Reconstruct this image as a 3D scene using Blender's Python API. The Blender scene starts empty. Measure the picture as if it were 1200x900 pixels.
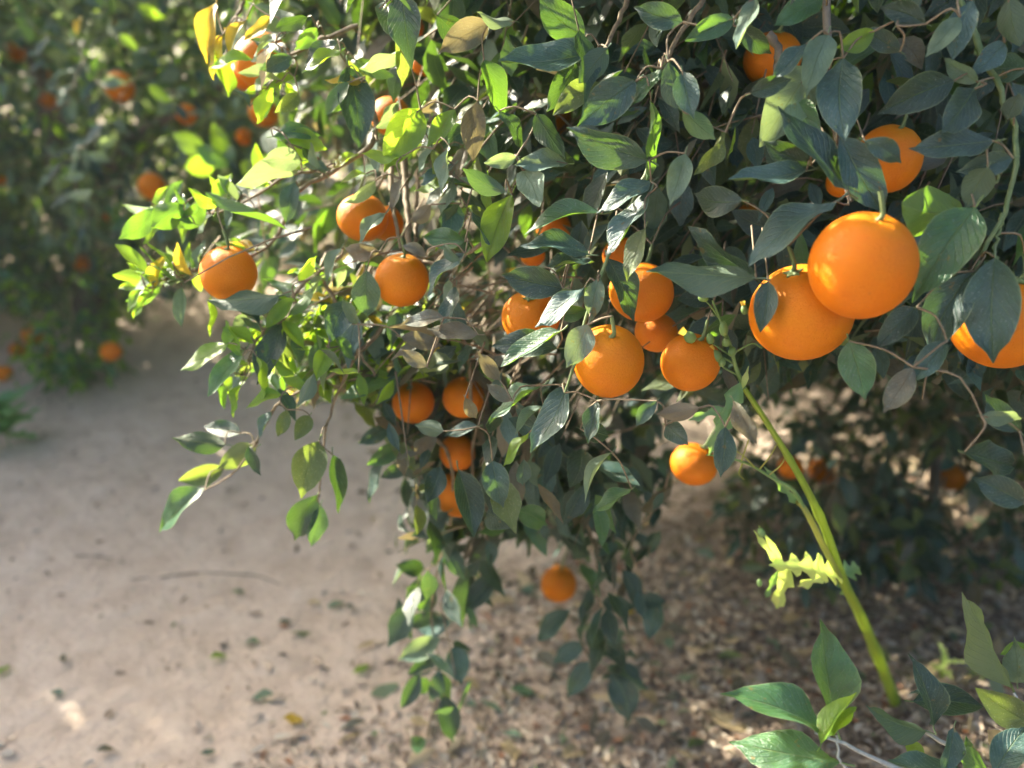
import bpy, math, random
import numpy as np
from mathutils import Vector, Matrix

# ------------------------------------------------------------------ camera, sky, sun, exposure
sc = bpy.context.scene
COL = sc.collection
CAM_H, FPX, PITCH = 1.4, 900.0, math.atan((450 - 40) / 900.0)
cam_d = bpy.data.cameras.new("camera"); cam = bpy.data.objects.new("camera", cam_d); COL.objects.link(cam)
cam.location = (0, 0, CAM_H); cam.rotation_euler = (math.pi / 2 - PITCH, 0, 0)
cam_d.sensor_width = 36; cam_d.lens = 27; cam_d.clip_start = 0.02; cam_d.clip_end = 500
cam_d.dof.use_dof = True; cam_d.dof.focus_distance = 0.85; cam_d.dof.aperture_fstop = 2.1
sc.camera = cam

SUN_EL, SUN_DIR = math.radians(31), Vector((-0.80, 0.60, 0)).normalized()
to_sun = Vector((SUN_DIR.x * math.cos(SUN_EL), SUN_DIR.y * math.cos(SUN_EL), math.sin(SUN_EL)))
world = bpy.data.worlds.new("World"); sc.world = world; world.use_nodes = True
wn = world.node_tree.nodes; wl = world.node_tree.links
sky = wn.new("ShaderNodeTexSky"); sky.sky_type = 'NISHITA'; sky.sun_disc = False
sky.sun_elevation = SUN_EL; sky.sun_rotation = math.atan2(SUN_DIR.x, SUN_DIR.y)
sky.air_density = 0.8; sky.dust_density = 7.0; sky.ozone_density = 0.0
wl.new(sky.outputs[0], wn["Background"].inputs[0]); wn["Background"].inputs[1].default_value = 0.11
sun_d = bpy.data.lights.new("sun", 'SUN'); sun_d.energy = 5.0; sun_d.angle = math.radians(0.5); sun_d.color = (1.0, 0.90, 0.74)
sun = bpy.data.objects.new("sun", sun_d); COL.objects.link(sun)
sun.rotation_euler = to_sun.to_track_quat('Z', 'Y').to_euler()
sc.view_settings.view_transform = 'Standard'; sc.view_settings.look = 'None'
sc.view_settings.exposure = 2.60; sc.view_settings.gamma = 1.0
sc.render.engine = 'CYCLES'
sc.cycles.use_denoising = True
try: sc.cycles.denoiser = 'OPENIMAGEDENOISE'
except Exception: pass
sc.cycles.max_bounces = 7; sc.cycles.diffuse_bounces = 4; sc.cycles.transmission_bounces = 5; sc.cycles.glossy_bounces = 2
sc.cycles.caustics_reflective = False; sc.cycles.caustics_refractive = False

rng = np.random.default_rng(7); R = random.Random(11)
CF = np.array([0, math.cos(PITCH), -math.sin(PITCH)]); CU = np.array([0, math.sin(PITCH), math.cos(PITCH)])
CX = np.array([1.0, 0, 0]); CC = np.array([0, 0, CAM_H])
def P(px, py, d):                                   # a point of the place seen at (px, py), d metres deep
    return CC + d * (CF + (px - 600) / FPX * CX - (py - 450) / FPX * CU)
def proj(p):
    q = np.atleast_2d(p) - CC; d = q @ CF; ds = np.where(np.abs(d) < 1e-4, 1e-4, d)
    return 600 + FPX * (q @ CX) / ds, 450 - FPX * (q @ CU) / ds, d
def norm(v):
    v = np.asarray(v, float); return v / np.maximum(np.linalg.norm(v, axis=-1, keepdims=True), 1e-9)
def inpoly(x, y, poly):
    x = np.asarray(x); y = np.asarray(y); c = np.zeros(x.shape, bool); n = len(poly)
    for i in range(n):
        x0, y0 = poly[i]; x1, y1 = poly[i - 1]
        if y0 == y1: continue
        c ^= ((y0 > y) != (y1 > y)) & (x < (x1 - x0) * (y - y0) / (y1 - y0) + x0)
    return c

# ------------------------------------------------------------------ materials
class NT:
    def __init__(s, name):
        s.m = bpy.data.materials.new(name); s.m.use_nodes = True; s.t = s.m.node_tree; s.n = s.t.nodes; s.n.clear()
        s.out = s.n.new("ShaderNodeOutputMaterial")
    def __call__(s, kind, ins=None, **kw):
        n = s.n.new("ShaderNode" + kind)
        for k, v in kw.items(): setattr(n, k, v)
        for k, v in (ins or {}).items():
            if isinstance(v, bpy.types.NodeSocket): s.t.links.new(v, n.inputs[k])
            else: n.inputs[k].default_value = v
        return n
    def math(s, op, a, b=0.0, clamp=False):
        return s("Math", {0: a, 1: b}, operation=op, use_clamp=clamp).outputs[0]
    def mix(s, f, a, b, mode='MIX'):
        n = s.n.new("ShaderNodeMix"); n.data_type = 'RGBA'; n.blend_type = mode
        for i, v in ((0, f), (6, a), (7, b)):
            if isinstance(v, bpy.types.NodeSocket): s.t.links.new(v, n.inputs[i])
            else: n.inputs[i].default_value = v if i == 0 else ((*v, 1) if len(v) == 3 else v)
        return n.outputs[2]
    def ramp(s, f, stops, interp='LINEAR'):
        n = s("ValToRGB", {0: f}); cr = n.color_ramp; cr.interpolation = interp
        while len(cr.elements) < len(stops): cr.elements.new(0.5)
        for e, (p, c) in zip(cr.elements, stops): e.position = p; e.color = (*c, 1) if len(c) == 3 else c
        return n.outputs[0]
    def noise(s, vec, scale, detail=3.0, rough=0.55):
        return s("TexNoise", {"Vector": vec, "Scale": scale, "Detail": detail, "Roughness": rough}).outputs[0]
    def sep(s, v): return s("SeparateXYZ", {0: v}).outputs

def leaf_mat(name, ca, cb, under, trans, tfac=0.38, dust_sheen=0.25, rough=0.42, spec=0.5, vein=(0.20, 0.28, 0.10), spot=0.0):
    t = NT(name); geo = t("NewGeometry"); oi = t("ObjectInfo"); uv = t("UVMap").outputs[0]
    rnd = t.math('FRACT', t.math('ADD', oi.outputs["Random"], geo.outputs["Random Per Island"]))
    co = t("TexCoord").outputs["Object"]; pos = geo.outputs["Position"]
    u, v, _ = t.sep(uv)
    au = t.math('ABSOLUTE', t.math('SUBTRACT', u, 0.5))
    mid = t.math('SUBTRACT', 1.0, t.math('MULTIPLY', au, 38.0), True)
    w = t.math('SINE', t.math('MULTIPLY', t.math('SUBTRACT', v, t.math('MULTIPLY', au, 0.75)), 62.0))
    side = t.math('MULTIPLY', t.math('POWER', t.math('MAXIMUM', w, 0.0), 6.0), 0.33)
    veins = t.math('MAXIMUM', mid, side)
    base = t.mix(rnd, ca, cb)
    mott = t.noise(pos, 70.0, 5.0, 0.7); fine = t.noise(pos, 420.0, 3.0, 0.7)
    base = t.mix(t.math('MULTIPLY', t.math('SUBTRACT', mott, 0.36), 2.6, True), base, (ca[0] * 0.45, ca[1] * 0.50, ca[2] * 0.45))
    base = t.mix(t.math('MULTIPLY', veins, 0.55), base, vein)
    if spot:
        vo = t("TexVoronoi", {"Vector": pos, "Scale": 260.0}).outputs["Distance"]
        sp = t.math('MULTIPLY', t.math('LESS_THAN', vo, 0.22), spot)
        base = t.mix(sp, base, (0.42, 0.40, 0.20))
    dn = t.math('MULTIPLY', t.math('SUBTRACT', t.noise(pos, 22.0, 5.0, 0.65), 0.30), 2.2, True)
    dr = t.math('ADD', 0.45, t.math('MULTIPLY', t.math('FRACT', t.math('MULTIPLY', rnd, 7.31)), 1.0))
    df = t.math('MULTIPLY', t.math('MULTIPLY', dn, dr), dust_sheen, True)
    df = t.math('MULTIPLY', df, t.math('ADD', 0.35, t.math('MULTIPLY', fine, 1.3)), True)
    top = t.mix(df, base, (0.105, 0.195, 0.215))  # blue of the sky sheen mixed into this dusty tint
    speck = t.math('MULTIPLY', t.math('GREATER_THAN', fine, 0.635), t.math('ADD', 0.15, t.math('MULTIPLY', dn, 0.45)))
    top = t.mix(speck, top, (0.26, 0.32, 0.28))
    rim = t.math('MULTIPLY', t.math('SUBTRACT', au, 0.462), 22.0, True)
    top = t.mix(t.math('MULTIPLY', rim, 0.55), top, (0.26, 0.33, 0.16))
    rust = t.math('MULTIPLY', t.math('GREATER_THAN', t.noise(pos, 95.0, 3.0, 0.6), 0.665), t.math('GREATER_THAN', t.math('FRACT', t.math('MULTIPLY', rnd, 3.7)), 0.45))
    top = t.mix(t.math('MULTIPLY', rust, 0.7), top, (0.16, 0.105, 0.035))
    und = t.mix(t.math('MULTIPLY', veins, 0.5), t.mix(t.math('MULTIPLY', mott, 0.4), under, ca), vein)
    colr = t.mix(geo.outputs["Backfacing"], top, und)
    rr = t.math('ADD', rough, t.math('ADD', t.math('MULTIPLY', df, 0.35), t.math('MULTIPLY', geo.outputs["Backfacing"], 0.2)))
    bh = t.math('ADD', t.math('MULTIPLY', veins, -1.0), t.math('ADD', t.math('MULTIPLY', mott, 1.4), t.math('MULTIPLY', fine, 0.35)))
    bump = t("Bump", {"Strength": 0.7, "Distance": 0.0020, "Height": bh}).outputs[0]
    p = t("BsdfPrincipled", {"Base Color": colr, "Roughness": rr, "Specular IOR Level": spec, "Normal": bump})
    tc = t.mix(t.math('MULTIPLY', veins, 0.45), trans, (trans[0] * 0.55, trans[1] * 0.55, trans[2] * 0.5))
    tc = t.mix(t.math('MULTIPLY', mott, 0.45), tc, (trans[0] * 0.45, trans[1] * 0.6, trans[2] * 0.4))
    tl = t("BsdfTranslucent", {"Color": tc})
    mx = t("MixShader", {0: tfac, 1: p.outputs[0], 2: tl.outputs[0]})
    t.t.links.new(mx.outputs[0], t.out.inputs[0]); return t.m

LM = {
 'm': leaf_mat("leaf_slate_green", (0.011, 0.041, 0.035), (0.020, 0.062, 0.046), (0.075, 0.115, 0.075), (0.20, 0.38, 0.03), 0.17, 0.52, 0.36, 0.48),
 'd': leaf_mat("leaf_dark_green", (0.009, 0.026, 0.019), (0.016, 0.040, 0.026), (0.055, 0.085, 0.045), (0.16, 0.32, 0.02), 0.14, 0.24, 0.34, 0.45),  # mature leaf, darkened further to hold inner crown shade in its colour
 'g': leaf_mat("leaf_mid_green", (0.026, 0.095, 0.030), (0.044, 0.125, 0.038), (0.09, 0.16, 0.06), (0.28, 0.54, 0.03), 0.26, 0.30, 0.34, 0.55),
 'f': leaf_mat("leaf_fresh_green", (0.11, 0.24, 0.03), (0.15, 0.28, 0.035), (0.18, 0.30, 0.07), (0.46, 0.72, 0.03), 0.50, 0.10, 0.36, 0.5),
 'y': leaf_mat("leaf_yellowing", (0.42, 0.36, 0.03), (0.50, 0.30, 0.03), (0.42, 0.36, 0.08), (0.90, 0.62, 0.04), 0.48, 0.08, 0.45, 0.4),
 'o': leaf_mat("leaf_olive", (0.085, 0.125, 0.040), (0.110, 0.140, 0.050), (0.17, 0.20, 0.10), (0.36, 0.48, 0.05), 0.34, 0.25, 0.45, 0.4, spot=0.5),
 'p': leaf_mat("leaf_pale_dusty_lit", (0.11, 0.18, 0.12), (0.145, 0.215, 0.14), (0.22, 0.28, 0.19), (0.38, 0.50, 0.14), 0.30, 0.50, 0.55, 0.35),  # dusty tone, also standing for sunlit leaves and far haze in colour
 'b': leaf_mat("leaf_brown_dusty", (0.115, 0.095, 0.060), (0.165, 0.145, 0.100), (0.20, 0.18, 0.13), (0.34, 0.27, 0.10), 0.26, 0.45, 0.6, 0.3, vein=(0.25, 0.2, 0.12)),
 't': leaf_mat("leaf_dry_tan", (0.46, 0.36, 0.20), (0.52, 0.42, 0.26), (0.50, 0.42, 0.28), (0.60, 0.45, 0.20), 0.30, 0.10, 0.6, 0.3, vein=(0.36, 0.26, 0.15)),
}
LKEY = list(LM)

def simple_mat(name, c1, c2, rough=0.7, nscale=40.0, bump=0.3, dist=0.003, spec=0.3, stretch=(1, 1, 1), coord="Object"):
    t = NT(name); co = t("TexCoord").outputs[coord] if coord != "Pos" else t("NewGeometry").outputs["Position"]
    mp = t("Mapping", {"Vector": co, "Scale": stretch}).outputs[0]
    n = t.noise(mp, nscale, 5.0, 0.6)
    c = t.mix(t.math('MULTIPLY', t.math('SUBTRACT', n, 0.3), 2.4, True), c1, c2)
    b = t("Bump", {"Strength": bump, "Distance": dist, "Height": n}).outputs[0]
    p = t("BsdfPrincipled", {"Base Color": c, "Roughness": rough, "Specular IOR Level": spec, "Normal": b})
    t.t.links.new(p.outputs[0], t.out.inputs[0]); return t.m
M_BARK = simple_mat("bark", (0.10, 0.085, 0.065), (0.24, 0.21, 0.17), 0.85, 60, 0.6, 0.004, coord="Pos")
M_TWIG = simple_mat("twig_bark", (0.10, 0.080, 0.050), (0.24, 0.19, 0.125), 0.75, 120, 0.4, 0.001, coord="Pos")
M_GTWIG = simple_mat("green_twig", (0.07, 0.12, 0.045), (0.15, 0.19, 0.08), 0.6, 90, 0.3, 0.001, coord="Pos")
M_GREYTWIG = simple_mat("grey_twig", (0.22, 0.24, 0.23), (0.40, 0.41, 0.38), 0.7, 140, 0.5, 0.001, coord="Pos")
M_CALYX = simple_mat("calyx_green", (0.09, 0.15, 0.05), (0.20, 0.24, 0.10), 0.6, 200, 0.3, 0.001)

def orange_mat():
    t = NT("orange_rind"); oi = t("ObjectInfo"); co = t("TexCoord").outputs["Object"]
    loc = t("VectorMath", {0: co, 1: oi.outputs["Location"]}, operation='ADD').outputs[0]
    big = t.noise(loc, 3.5, 4.0)
    c = t.mix(t.math('MULTIPLY', big, 0.9, True), (0.54, 0.135, 0.001), (0.52, 0.188, 0.0012))
    c = t.mix(t.math('MULTIPLY', t.math('SUBTRACT', oi.outputs["Random"], 0.4, True), 0.5), c, (0.58, 0.118, 0.001))
    pores = t("TexVoronoi", {"Vector": loc, "Scale": 75.0}).outputs["Distance"]
    pf = t.math('SUBTRACT', 1.0, t.math('MULTIPLY', pores, 2.6), True)
    c = t.mix(t.math('MULTIPLY', pf, 0.35), c, (0.42, 0.085, 0.002))
    ov = t.sep(co)[2]; tp = t.math('MULTIPLY', t.math('SUBTRACT', t.math('ADD', ov, t.math('MULTIPLY', big, 0.10)), 0.44, True), 4.0, True)
    c = t.mix(t.math('MULTIPLY', tp, 0.55), c, (0.34, 0.20, 0.012))
    sp = t.noise(loc, 38.0, 3.0, 0.6); gate = t.noise(loc, 4.0, 3.0, 0.7)
    scar = t.math('MULTIPLY', t.math('GREATER_THAN', sp, 0.69), t.math('GREATER_THAN', gate, 0.53))
    c = t.mix(t.math('MULTIPLY', scar, 0.65), c, (0.22, 0.09, 0.02))
    h = t.math('ADD', t.math('MULTIPLY', pf, -1.0), t.math('MULTIPLY', t.noise(loc, 22.0, 3.0), 1.3))
    b = t("Bump", {"Strength": 0.55, "Distance": 0.0012, "Height": h}).outputs[0]
    p = t("BsdfPrincipled", {"Base Color": c, "Roughness": 0.50, "Specular IOR Level": 0.22, "Normal": b,
                             "Subsurface Weight": 0.18, "Subsurface Radius": (1.0, 0.35, 0.05), "Subsurface Scale": 0.008})
    t.t.links.new(p.outputs[0], t.out.inputs[0]); return t.m
M_ORANGE = orange_mat()

def ground_mat():
    t = NT("orchard_dirt"); pos = t("NewGeometry").outputs["Position"]; x, y, z = t.sep(pos)
    n1 = t.noise(pos, 1.7, 6.0, 0.6); n2 = t.noise(pos, 9.0, 6.0, 0.65); n3 = t.noise(pos, 60.0, 5.0, 0.7)
    c = t.ramp(n2, [(0.25, (0.480, 0.380, 0.290)), (0.50, (0.650, 0.535, 0.425)), (0.78, (0.740, 0.635, 0.525))])
    c = t.mix(t.math('MULTIPLY', t.math('SUBTRACT', n1, 0.42, True), 1.6, True), c, (0.56, 0.45, 0.34))
    c = t.mix(t.math('MULTIPLY', t.math('SUBTRACT', n3, 0.5, True), 1.5, True), c, (0.30, 0.21, 0.15))
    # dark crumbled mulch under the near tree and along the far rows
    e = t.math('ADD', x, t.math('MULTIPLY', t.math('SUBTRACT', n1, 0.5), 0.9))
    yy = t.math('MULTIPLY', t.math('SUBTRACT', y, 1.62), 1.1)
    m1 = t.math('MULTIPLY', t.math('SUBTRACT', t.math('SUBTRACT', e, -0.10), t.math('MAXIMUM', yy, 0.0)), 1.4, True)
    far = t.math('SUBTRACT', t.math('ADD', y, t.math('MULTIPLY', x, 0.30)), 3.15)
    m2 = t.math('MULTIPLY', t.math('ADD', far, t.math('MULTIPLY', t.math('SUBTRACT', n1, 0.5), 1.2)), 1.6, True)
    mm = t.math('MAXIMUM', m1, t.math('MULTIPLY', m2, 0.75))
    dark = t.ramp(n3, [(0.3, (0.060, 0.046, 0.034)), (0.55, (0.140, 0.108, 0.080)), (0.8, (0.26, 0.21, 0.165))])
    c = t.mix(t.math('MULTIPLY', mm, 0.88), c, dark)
    h = t.math('ADD', t.math('MULTIPLY', n2, 1.0), t.math('MULTIPLY', n3, 0.45))
    b = t("Bump", {"Strength": 0.9, "Distance": 0.04, "Height": h}).outputs[0]
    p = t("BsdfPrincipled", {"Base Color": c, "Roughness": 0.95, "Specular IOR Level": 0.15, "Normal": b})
    t.t.links.new(p.outputs[0], t.out.inputs[0]); return t.m
M_GROUND = ground_mat()

def litter_mat():
    t = NT("leaf_litter"); r = t("NewGeometry").outputs["Random Per Island"]; pos = t("NewGeometry").outputs["Position"]
    c = t.ramp(r, [(0.0, (0.17, 0.13, 0.095)), (0.14, (0.28, 0.215, 0.155)), (0.34, (0.42, 0.33, 0.24)), (0.56, (0.56, 0.46, 0.34)),
                   (0.74, (0.37, 0.34, 0.29)), (0.86, (0.60, 0.54, 0.43)), (0.955, (0.34, 0.16, 0.08)), (0.985, (0.24, 0.30, 0.14))], 'CONSTANT')
    n = t.noise(pos, 90.0, 4.0); c = t.mix(t.math('MULTIPLY', n, 0.3), c, (0.12, 0.10, 0.08))
    p = t("BsdfPrincipled", {"Base Color": c, "Roughness": 0.8, "Specular IOR Level": 0.25})
    t.t.links.new(p.outputs[0], t.out.inputs[0]); return t.m
M_LITTER = litter_mat()

def weed_mat(name, ca, cb, trans, tf=0.35):
    t = NT(name); g = t("NewGeometry"); n = t.noise(g.outputs["Position"], 45.0, 4.0)
    c = t.mix(t.math('MULTIPLY', t.math('SUBTRACT', n, 0.3), 2.0, True), ca, cb)
    b = t("Bump", {"Strength": 0.3, "Distance": 0.001, "Height": n}).outputs[0]
    p = t("BsdfPrincipled", {"Base Color": c, "Roughness": 0.45, "Specular IOR Level": 0.45, "Normal": b})
    tl = t("BsdfTranslucent", {"Color": (*trans, 1)})
    mx = t("MixShader", {0: tf, 1: p.outputs[0], 2: tl.outputs[0]})
    t.t.links.new(mx.outputs[0], t.out.inputs[0]); return t.m
M_STEM = weed_mat("weed_stem", (0.20, 0.30, 0.035), (0.30, 0.38, 0.05), (0.65, 0.80, 0.05), 0.30)
M_STEM2 = weed_mat("weed_branch", (0.30, 0.30, 0.07), (0.24, 0.30, 0.08), (0.6, 0.6, 0.08), 0.28)
M_WLEAF = weed_mat("weed_leaf", (0.085, 0.20, 0.115), (0.13, 0.27, 0.15), (0.45, 0.75, 0.08), 0.35)
M_WLEAFL = weed_mat("weed_leaf_young_lit", (0.42, 0.54, 0.18), (0.54, 0.62, 0.30), (0.75, 0.95, 0.14), 0.5)  # blown-out sunlight put into a near-white leaf colour; seedlings share it
M_BUD = weed_mat("weed_bud", (0.12, 0.22, 0.07), (0.20, 0.30, 0.10), (0.4, 0.6, 0.1), 0.2)
M_PETAL = weed_mat("weed_petal", (0.70, 0.50, 0.06), (0.75, 0.58, 0.12), (0.9, 0.7, 0.1), 0.3)

# ------------------------------------------------------------------ mesh helpers
def mesh(name, V, F, mats, uv=None, mi=None, smooth=True):
    """V (n,3); F (m,k) int array or list of arrays; uv per vertex"""
    me = bpy.data.meshes.new(name); Fs = F if isinstance(F, list) else [F]
    Fs = [np.asarray(f, np.int32) for f in Fs if len(f)]
    loops = np.concatenate([f.ravel() for f in Fs]); sizes = np.concatenate([np.full(len(f), f.shape[1], np.int32) for f in Fs])
    starts = np.concatenate([[0], np.cumsum(sizes)[:-1]]).astype(np.int32)
    V = np.asarray(V, np.float32)
    me.vertices.add(len(V)); me.vertices.foreach_set("co", V.ravel())
    me.loops.add(len(loops)); me.loops.foreach_set("vertex_index", loops)
    me.polygons.add(len(sizes)); me.polygons.foreach_set("loop_start", starts)
    try: me.polygons.foreach_set("loop_total", sizes)
    except Exception: pass
    if uv is not None:
        l = me.uv_layers.new(name="UVMap"); l.data.foreach_set("uv", np.asarray(uv, np.float32)[loops].ravel())
    for m in (mats if isinstance(mats, list) else [mats]): me.materials.append(m)
    if mi is not None: me.polygons.foreach_set("material_index", np.asarray(mi, np.int32))
    me.update(calc_edges=True)
    me.polygons.foreach_set("use_smooth", np.full(len(sizes), smooth, bool)); me.update()
    return me
def obj(name, me, parent=None, **props):
    o = bpy.data.objects.new(name, me); COL.objects.link(o)
    if parent is not None: o.parent = parent
    for k, v in props.items(): o[k] = v
    return o
def empty(name, loc, label, category, group=None):
    o = bpy.data.objects.new(name, None); COL.objects.link(o); o.location = loc; o.empty_display_size = 0.05
    o["label"] = label; o["category"] = category
    if group: o["group"] = group
    return o
def adopt(o, root):                                  # parts are built in world space; root sits unrotated at its base
    o.parent = root; o.location = Vector(o.location) - Vector(root.location); return o

def tube(pts, rad, sides=8, cap=True):
    pts = np.asarray(pts, float); n = len(pts); rad = np.full(n, rad) if np.isscalar(rad) else np.asarray(rad)
    T = norm(np.gradient(pts, axis=0)); ref = np.array([0.31, 0.17, 0.93])
    if abs(T[0] @ ref) > 0.9: ref = np.array([1.0, 0.1, 0])
    V = []
    for i in range(n):
        a = norm(np.cross(T[i], ref)); b = np.cross(T[i], a); ref = norm(np.cross(a, T[i])) if False else ref
        th = np.arange(sides) * 2 * math.pi / sides
        V.append(pts[i] + rad[i] * (np.cos(th)[:, None] * a + np.sin(th)[:, None] * b))
    V = np.concatenate(V); F = []
    for i in range(n - 1):
        for k in range(sides):
            k2 = (k + 1) % sides; F.append((i * sides + k, i * sides + k2, (i + 1) * sides + k2, (i + 1) * sides + k))
    return V, np.array(F)
def smooth_path(ctrl, n=24):                         # Catmull-Rom
    c = np.asarray(ctrl, float); c = np.vstack([2 * c[0] - c[1], c, 2 * c[-1] - c[-2]]); out = []
    m = len(c) - 3; per = max(2, n // m)
    for i in range(m):
        for t in np.linspace(0, 1, per, endpoint=(i == m - 1)):
            a, b, d, e = c[i:i + 4]
            out.append(0.5 * ((2 * b) + (-a + d) * t + (2 * a - 5 * b + 4 * d - e) * t * t + (-a + 3 * b - 3 * d + e) * t ** 3))
    return np.array(out)
def join(parts):
    V, F, off = [], [], 0
    for v, f in parts: V.append(v); F.append(np.asarray(f) + off); off += len(v)
    return np.concatenate(V), np.concatenate(F)

# leaf templates: unit length along +Y, unit width on X, upper side +Z
def leaf_template(nl, nw, seed, petiole=True, curl=None, fold=None):
    r = random.Random(seed); curl = r.uniform(-0.10, 0.34) if curl is None else curl
    fold = r.uniform(0.15, 0.75) if fold is None else fold
    wav = r.uniform(0.015, 0.075); ph = r.uniform(0, 6); peak = r.uniform(0.85, 1.1); bend = r.uniform(-0.07, 0.07); tw = r.uniform(-0.4, 0.4)
    notch = r.random() < 0.3
    V, UV = [], []
    for i in range(nl + 1):
        t = i / nl; tt = t ** peak
        w = 0.5 * (math.sin(math.pi * min(tt, 1)) ** 0.78) * (1.09 - 0.26 * t) if 0 < i < nl else 0.012
        if i == nl - 1: w *= 0.92 if notch else 0.62
        for j in range(nw + 1):
            s = (j / nw - 0.5) * 2; x = w * s
            z = fold * abs(x) * 0.38 - curl * t * t + wav * math.sin(ph + 9 * t + 3 * s) * abs(s) * (0 < i < nl)
            z += tw * x * (t - 0.3) * 0.5
            V.append((x + bend * math.sin(math.pi * t) / 0.45, t - 0.06 * abs(curl) * t, z)); UV.append((0.5 + 0.5 * s, t))
    F = [(i * (nw + 1) + j, i * (nw + 1) + j + 1, (i + 1) * (nw + 1) + j + 1, (i + 1) * (nw + 1) + j) for i in range(nl) for j in range(nw)]
    V = np.array(V); UV = np.array(UV); F = np.array(F)
    if petiole:
        pv, pf = tube([(0, -0.13, 0.02), (0, -0.06, 0.0), (0, 0.04, -0.006)], [0.014, 0.012, 0.010], 4)
        pv[:, 0] *= 1.9; off = len(V)
        V = np.concatenate([V, pv]); UV = np.concatenate([UV, np.tile((0.5, 0.02), (len(pv), 1))]); F = np.concatenate([F, pf + off])
    return V, UV, F
HI = [leaf_template(10, 4, s) for s in range(18)]
MID = [leaf_template(5, 2, 40 + s, petiole=False) for s in range(8)]
LOW = [leaf_template(3, 2, 80 + s, petiole=False) for s in range(6)]
_lm = {}
def leaf_mesh(v, key, lib="hi"):
    k = (v, key, lib)
    if k not in _lm:
        T = (HI if lib == "hi" else MID)[v]; _lm[k] = mesh("leaf", T[0], T[2], LM[key], T[1])
    return _lm[k]
def frames(axis, nrm):                                # batch frames: columns side, axis, normal
    a = norm(axis); s = norm(np.cross(a, nrm)); n = np.cross(s, a); return s, a, n
def leaves_mesh(name, B, A, N, L, W, kind, lib):
    s, a, n = frames(A, N); m = len(B); var = rng.integers(0, len(lib), m); Vs, UVs, Fs, MI = [], [], [], []; off = 0
    for v in range(len(lib)):
        idx = np.where(var == v)[0]
        if not len(idx): continue
        T, U, F = lib[v]
        w = B[idx, None, :] + T[None, :, 0:1] * (W[idx, None, None] * s[idx, None, :]) + T[None, :, 1:2] * (L[idx, None, None] * a[idx, None, :]) + T[None, :, 2:3] * (L[idx, None, None] * n[idx, None, :])
        Vs.append(w.reshape(-1, 3)); UVs.append(np.tile(U, (len(idx), 1)))
        Fs.append((F[None] + (off + np.arange(len(idx)) * len(T))[:, None, None]).reshape(-1, F.shape[1])); off += len(idx) * len(T)
        MI.append(np.repeat(kind[idx], len(F)))
    return mesh(name, np.concatenate(Vs), np.concatenate(Fs), [LM[k] for k in LKEY], np.concatenate(UVs), np.concatenate(MI))
def leaf_obj(root, B, A, N, L, W, key, lib="hi"):
    v = R.randrange(len(HI) if lib == "hi" else len(MID)); s, a, n = frames(np.array(A)[None], np.array(N)[None]); s, a, n = s[0], a[0], n[0]
    o = obj("leaf", leaf_mesh(v, key, lib), root)
    M = Matrix(((s[0] * W, a[0] * L, n[0] * L, B[0]), (s[1] * W, a[1] * L, n[1] * L, B[1]), (s[2] * W, a[2] * L, n[2] * L, B[2]), (0, 0, 0, 1)))
    M = Matrix.Translation(-Vector(root.location)) @ M; o.matrix_basis = M; return o

# ------------------------------------------------------------------ ground
_gn = [(R.uniform(0.8, 7), R.uniform(0, 6.28), R.uniform(0, 6.28)) for _ in range(14)]
def gh(x, y):
    x = np.asarray(x, float); y = np.asarray(y, float); h = np.zeros(np.broadcast(x, y).shape)
    for f, a, p in _gn: h = h + 0.011 / f ** 0.9 * np.sin(f * (x * math.cos(a) + y * math.sin(a)) + p)
    h = h + 0.27 * np.exp(-(((x - 0.92) / 0.40) ** 2 + ((y - 0.92) / 0.36) ** 2) ** 1.3)      # mulch heaped at the near tree's skirt
    h = h + 0.05 * np.exp(-((y + 0.3 * x - 4.4) / 0.7) ** 2)
    return h
def G(px, py):
    lo, hi = 0.3, 60.0; prev = lo
    for d in np.geomspace(0.3, 60, 400):
        p = P(px, py, d)
        if p[2] < gh(p[0], p[1]):
            for _ in range(25):
                mid = 0.5 * (prev + d); q = P(px, py, mid)
                if q[2] < gh(q[0], q[1]): d = mid
                else: prev = mid
            return P(px, py, d)
        prev = d
    return P(px, py, 60)
xs = np.concatenate([-np.geomspace(70, 3.1, 22), np.linspace(-3, 3, 260), np.geomspace(3.1, 70, 22)])
ys = np.concatenate([-np.geomspace(40, 0.6, 12), np.linspace(-0.5, 5.5, 260), np.geomspace(5.6, 120, 26)])
X, Y = np.meshgrid(xs, ys); Z = gh(X, Y); nx, ny = len(xs), len(ys)
fine = (np.abs(X) < 3) & (Y > -0.5) & (Y < 5.5)
Z = Z + fine * rng.normal(0, 0.0038, Z.shape)
I = (np.arange(ny - 1)[:, None] * nx + np.arange(nx - 1)[None]).ravel()
ground = obj("ground", mesh("ground", np.stack([X, Y, Z], -1).reshape(-1, 3), np.stack([I, I + 1, I + nx + 1, I + nx], -1), M_GROUND), kind="structure")

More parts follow.
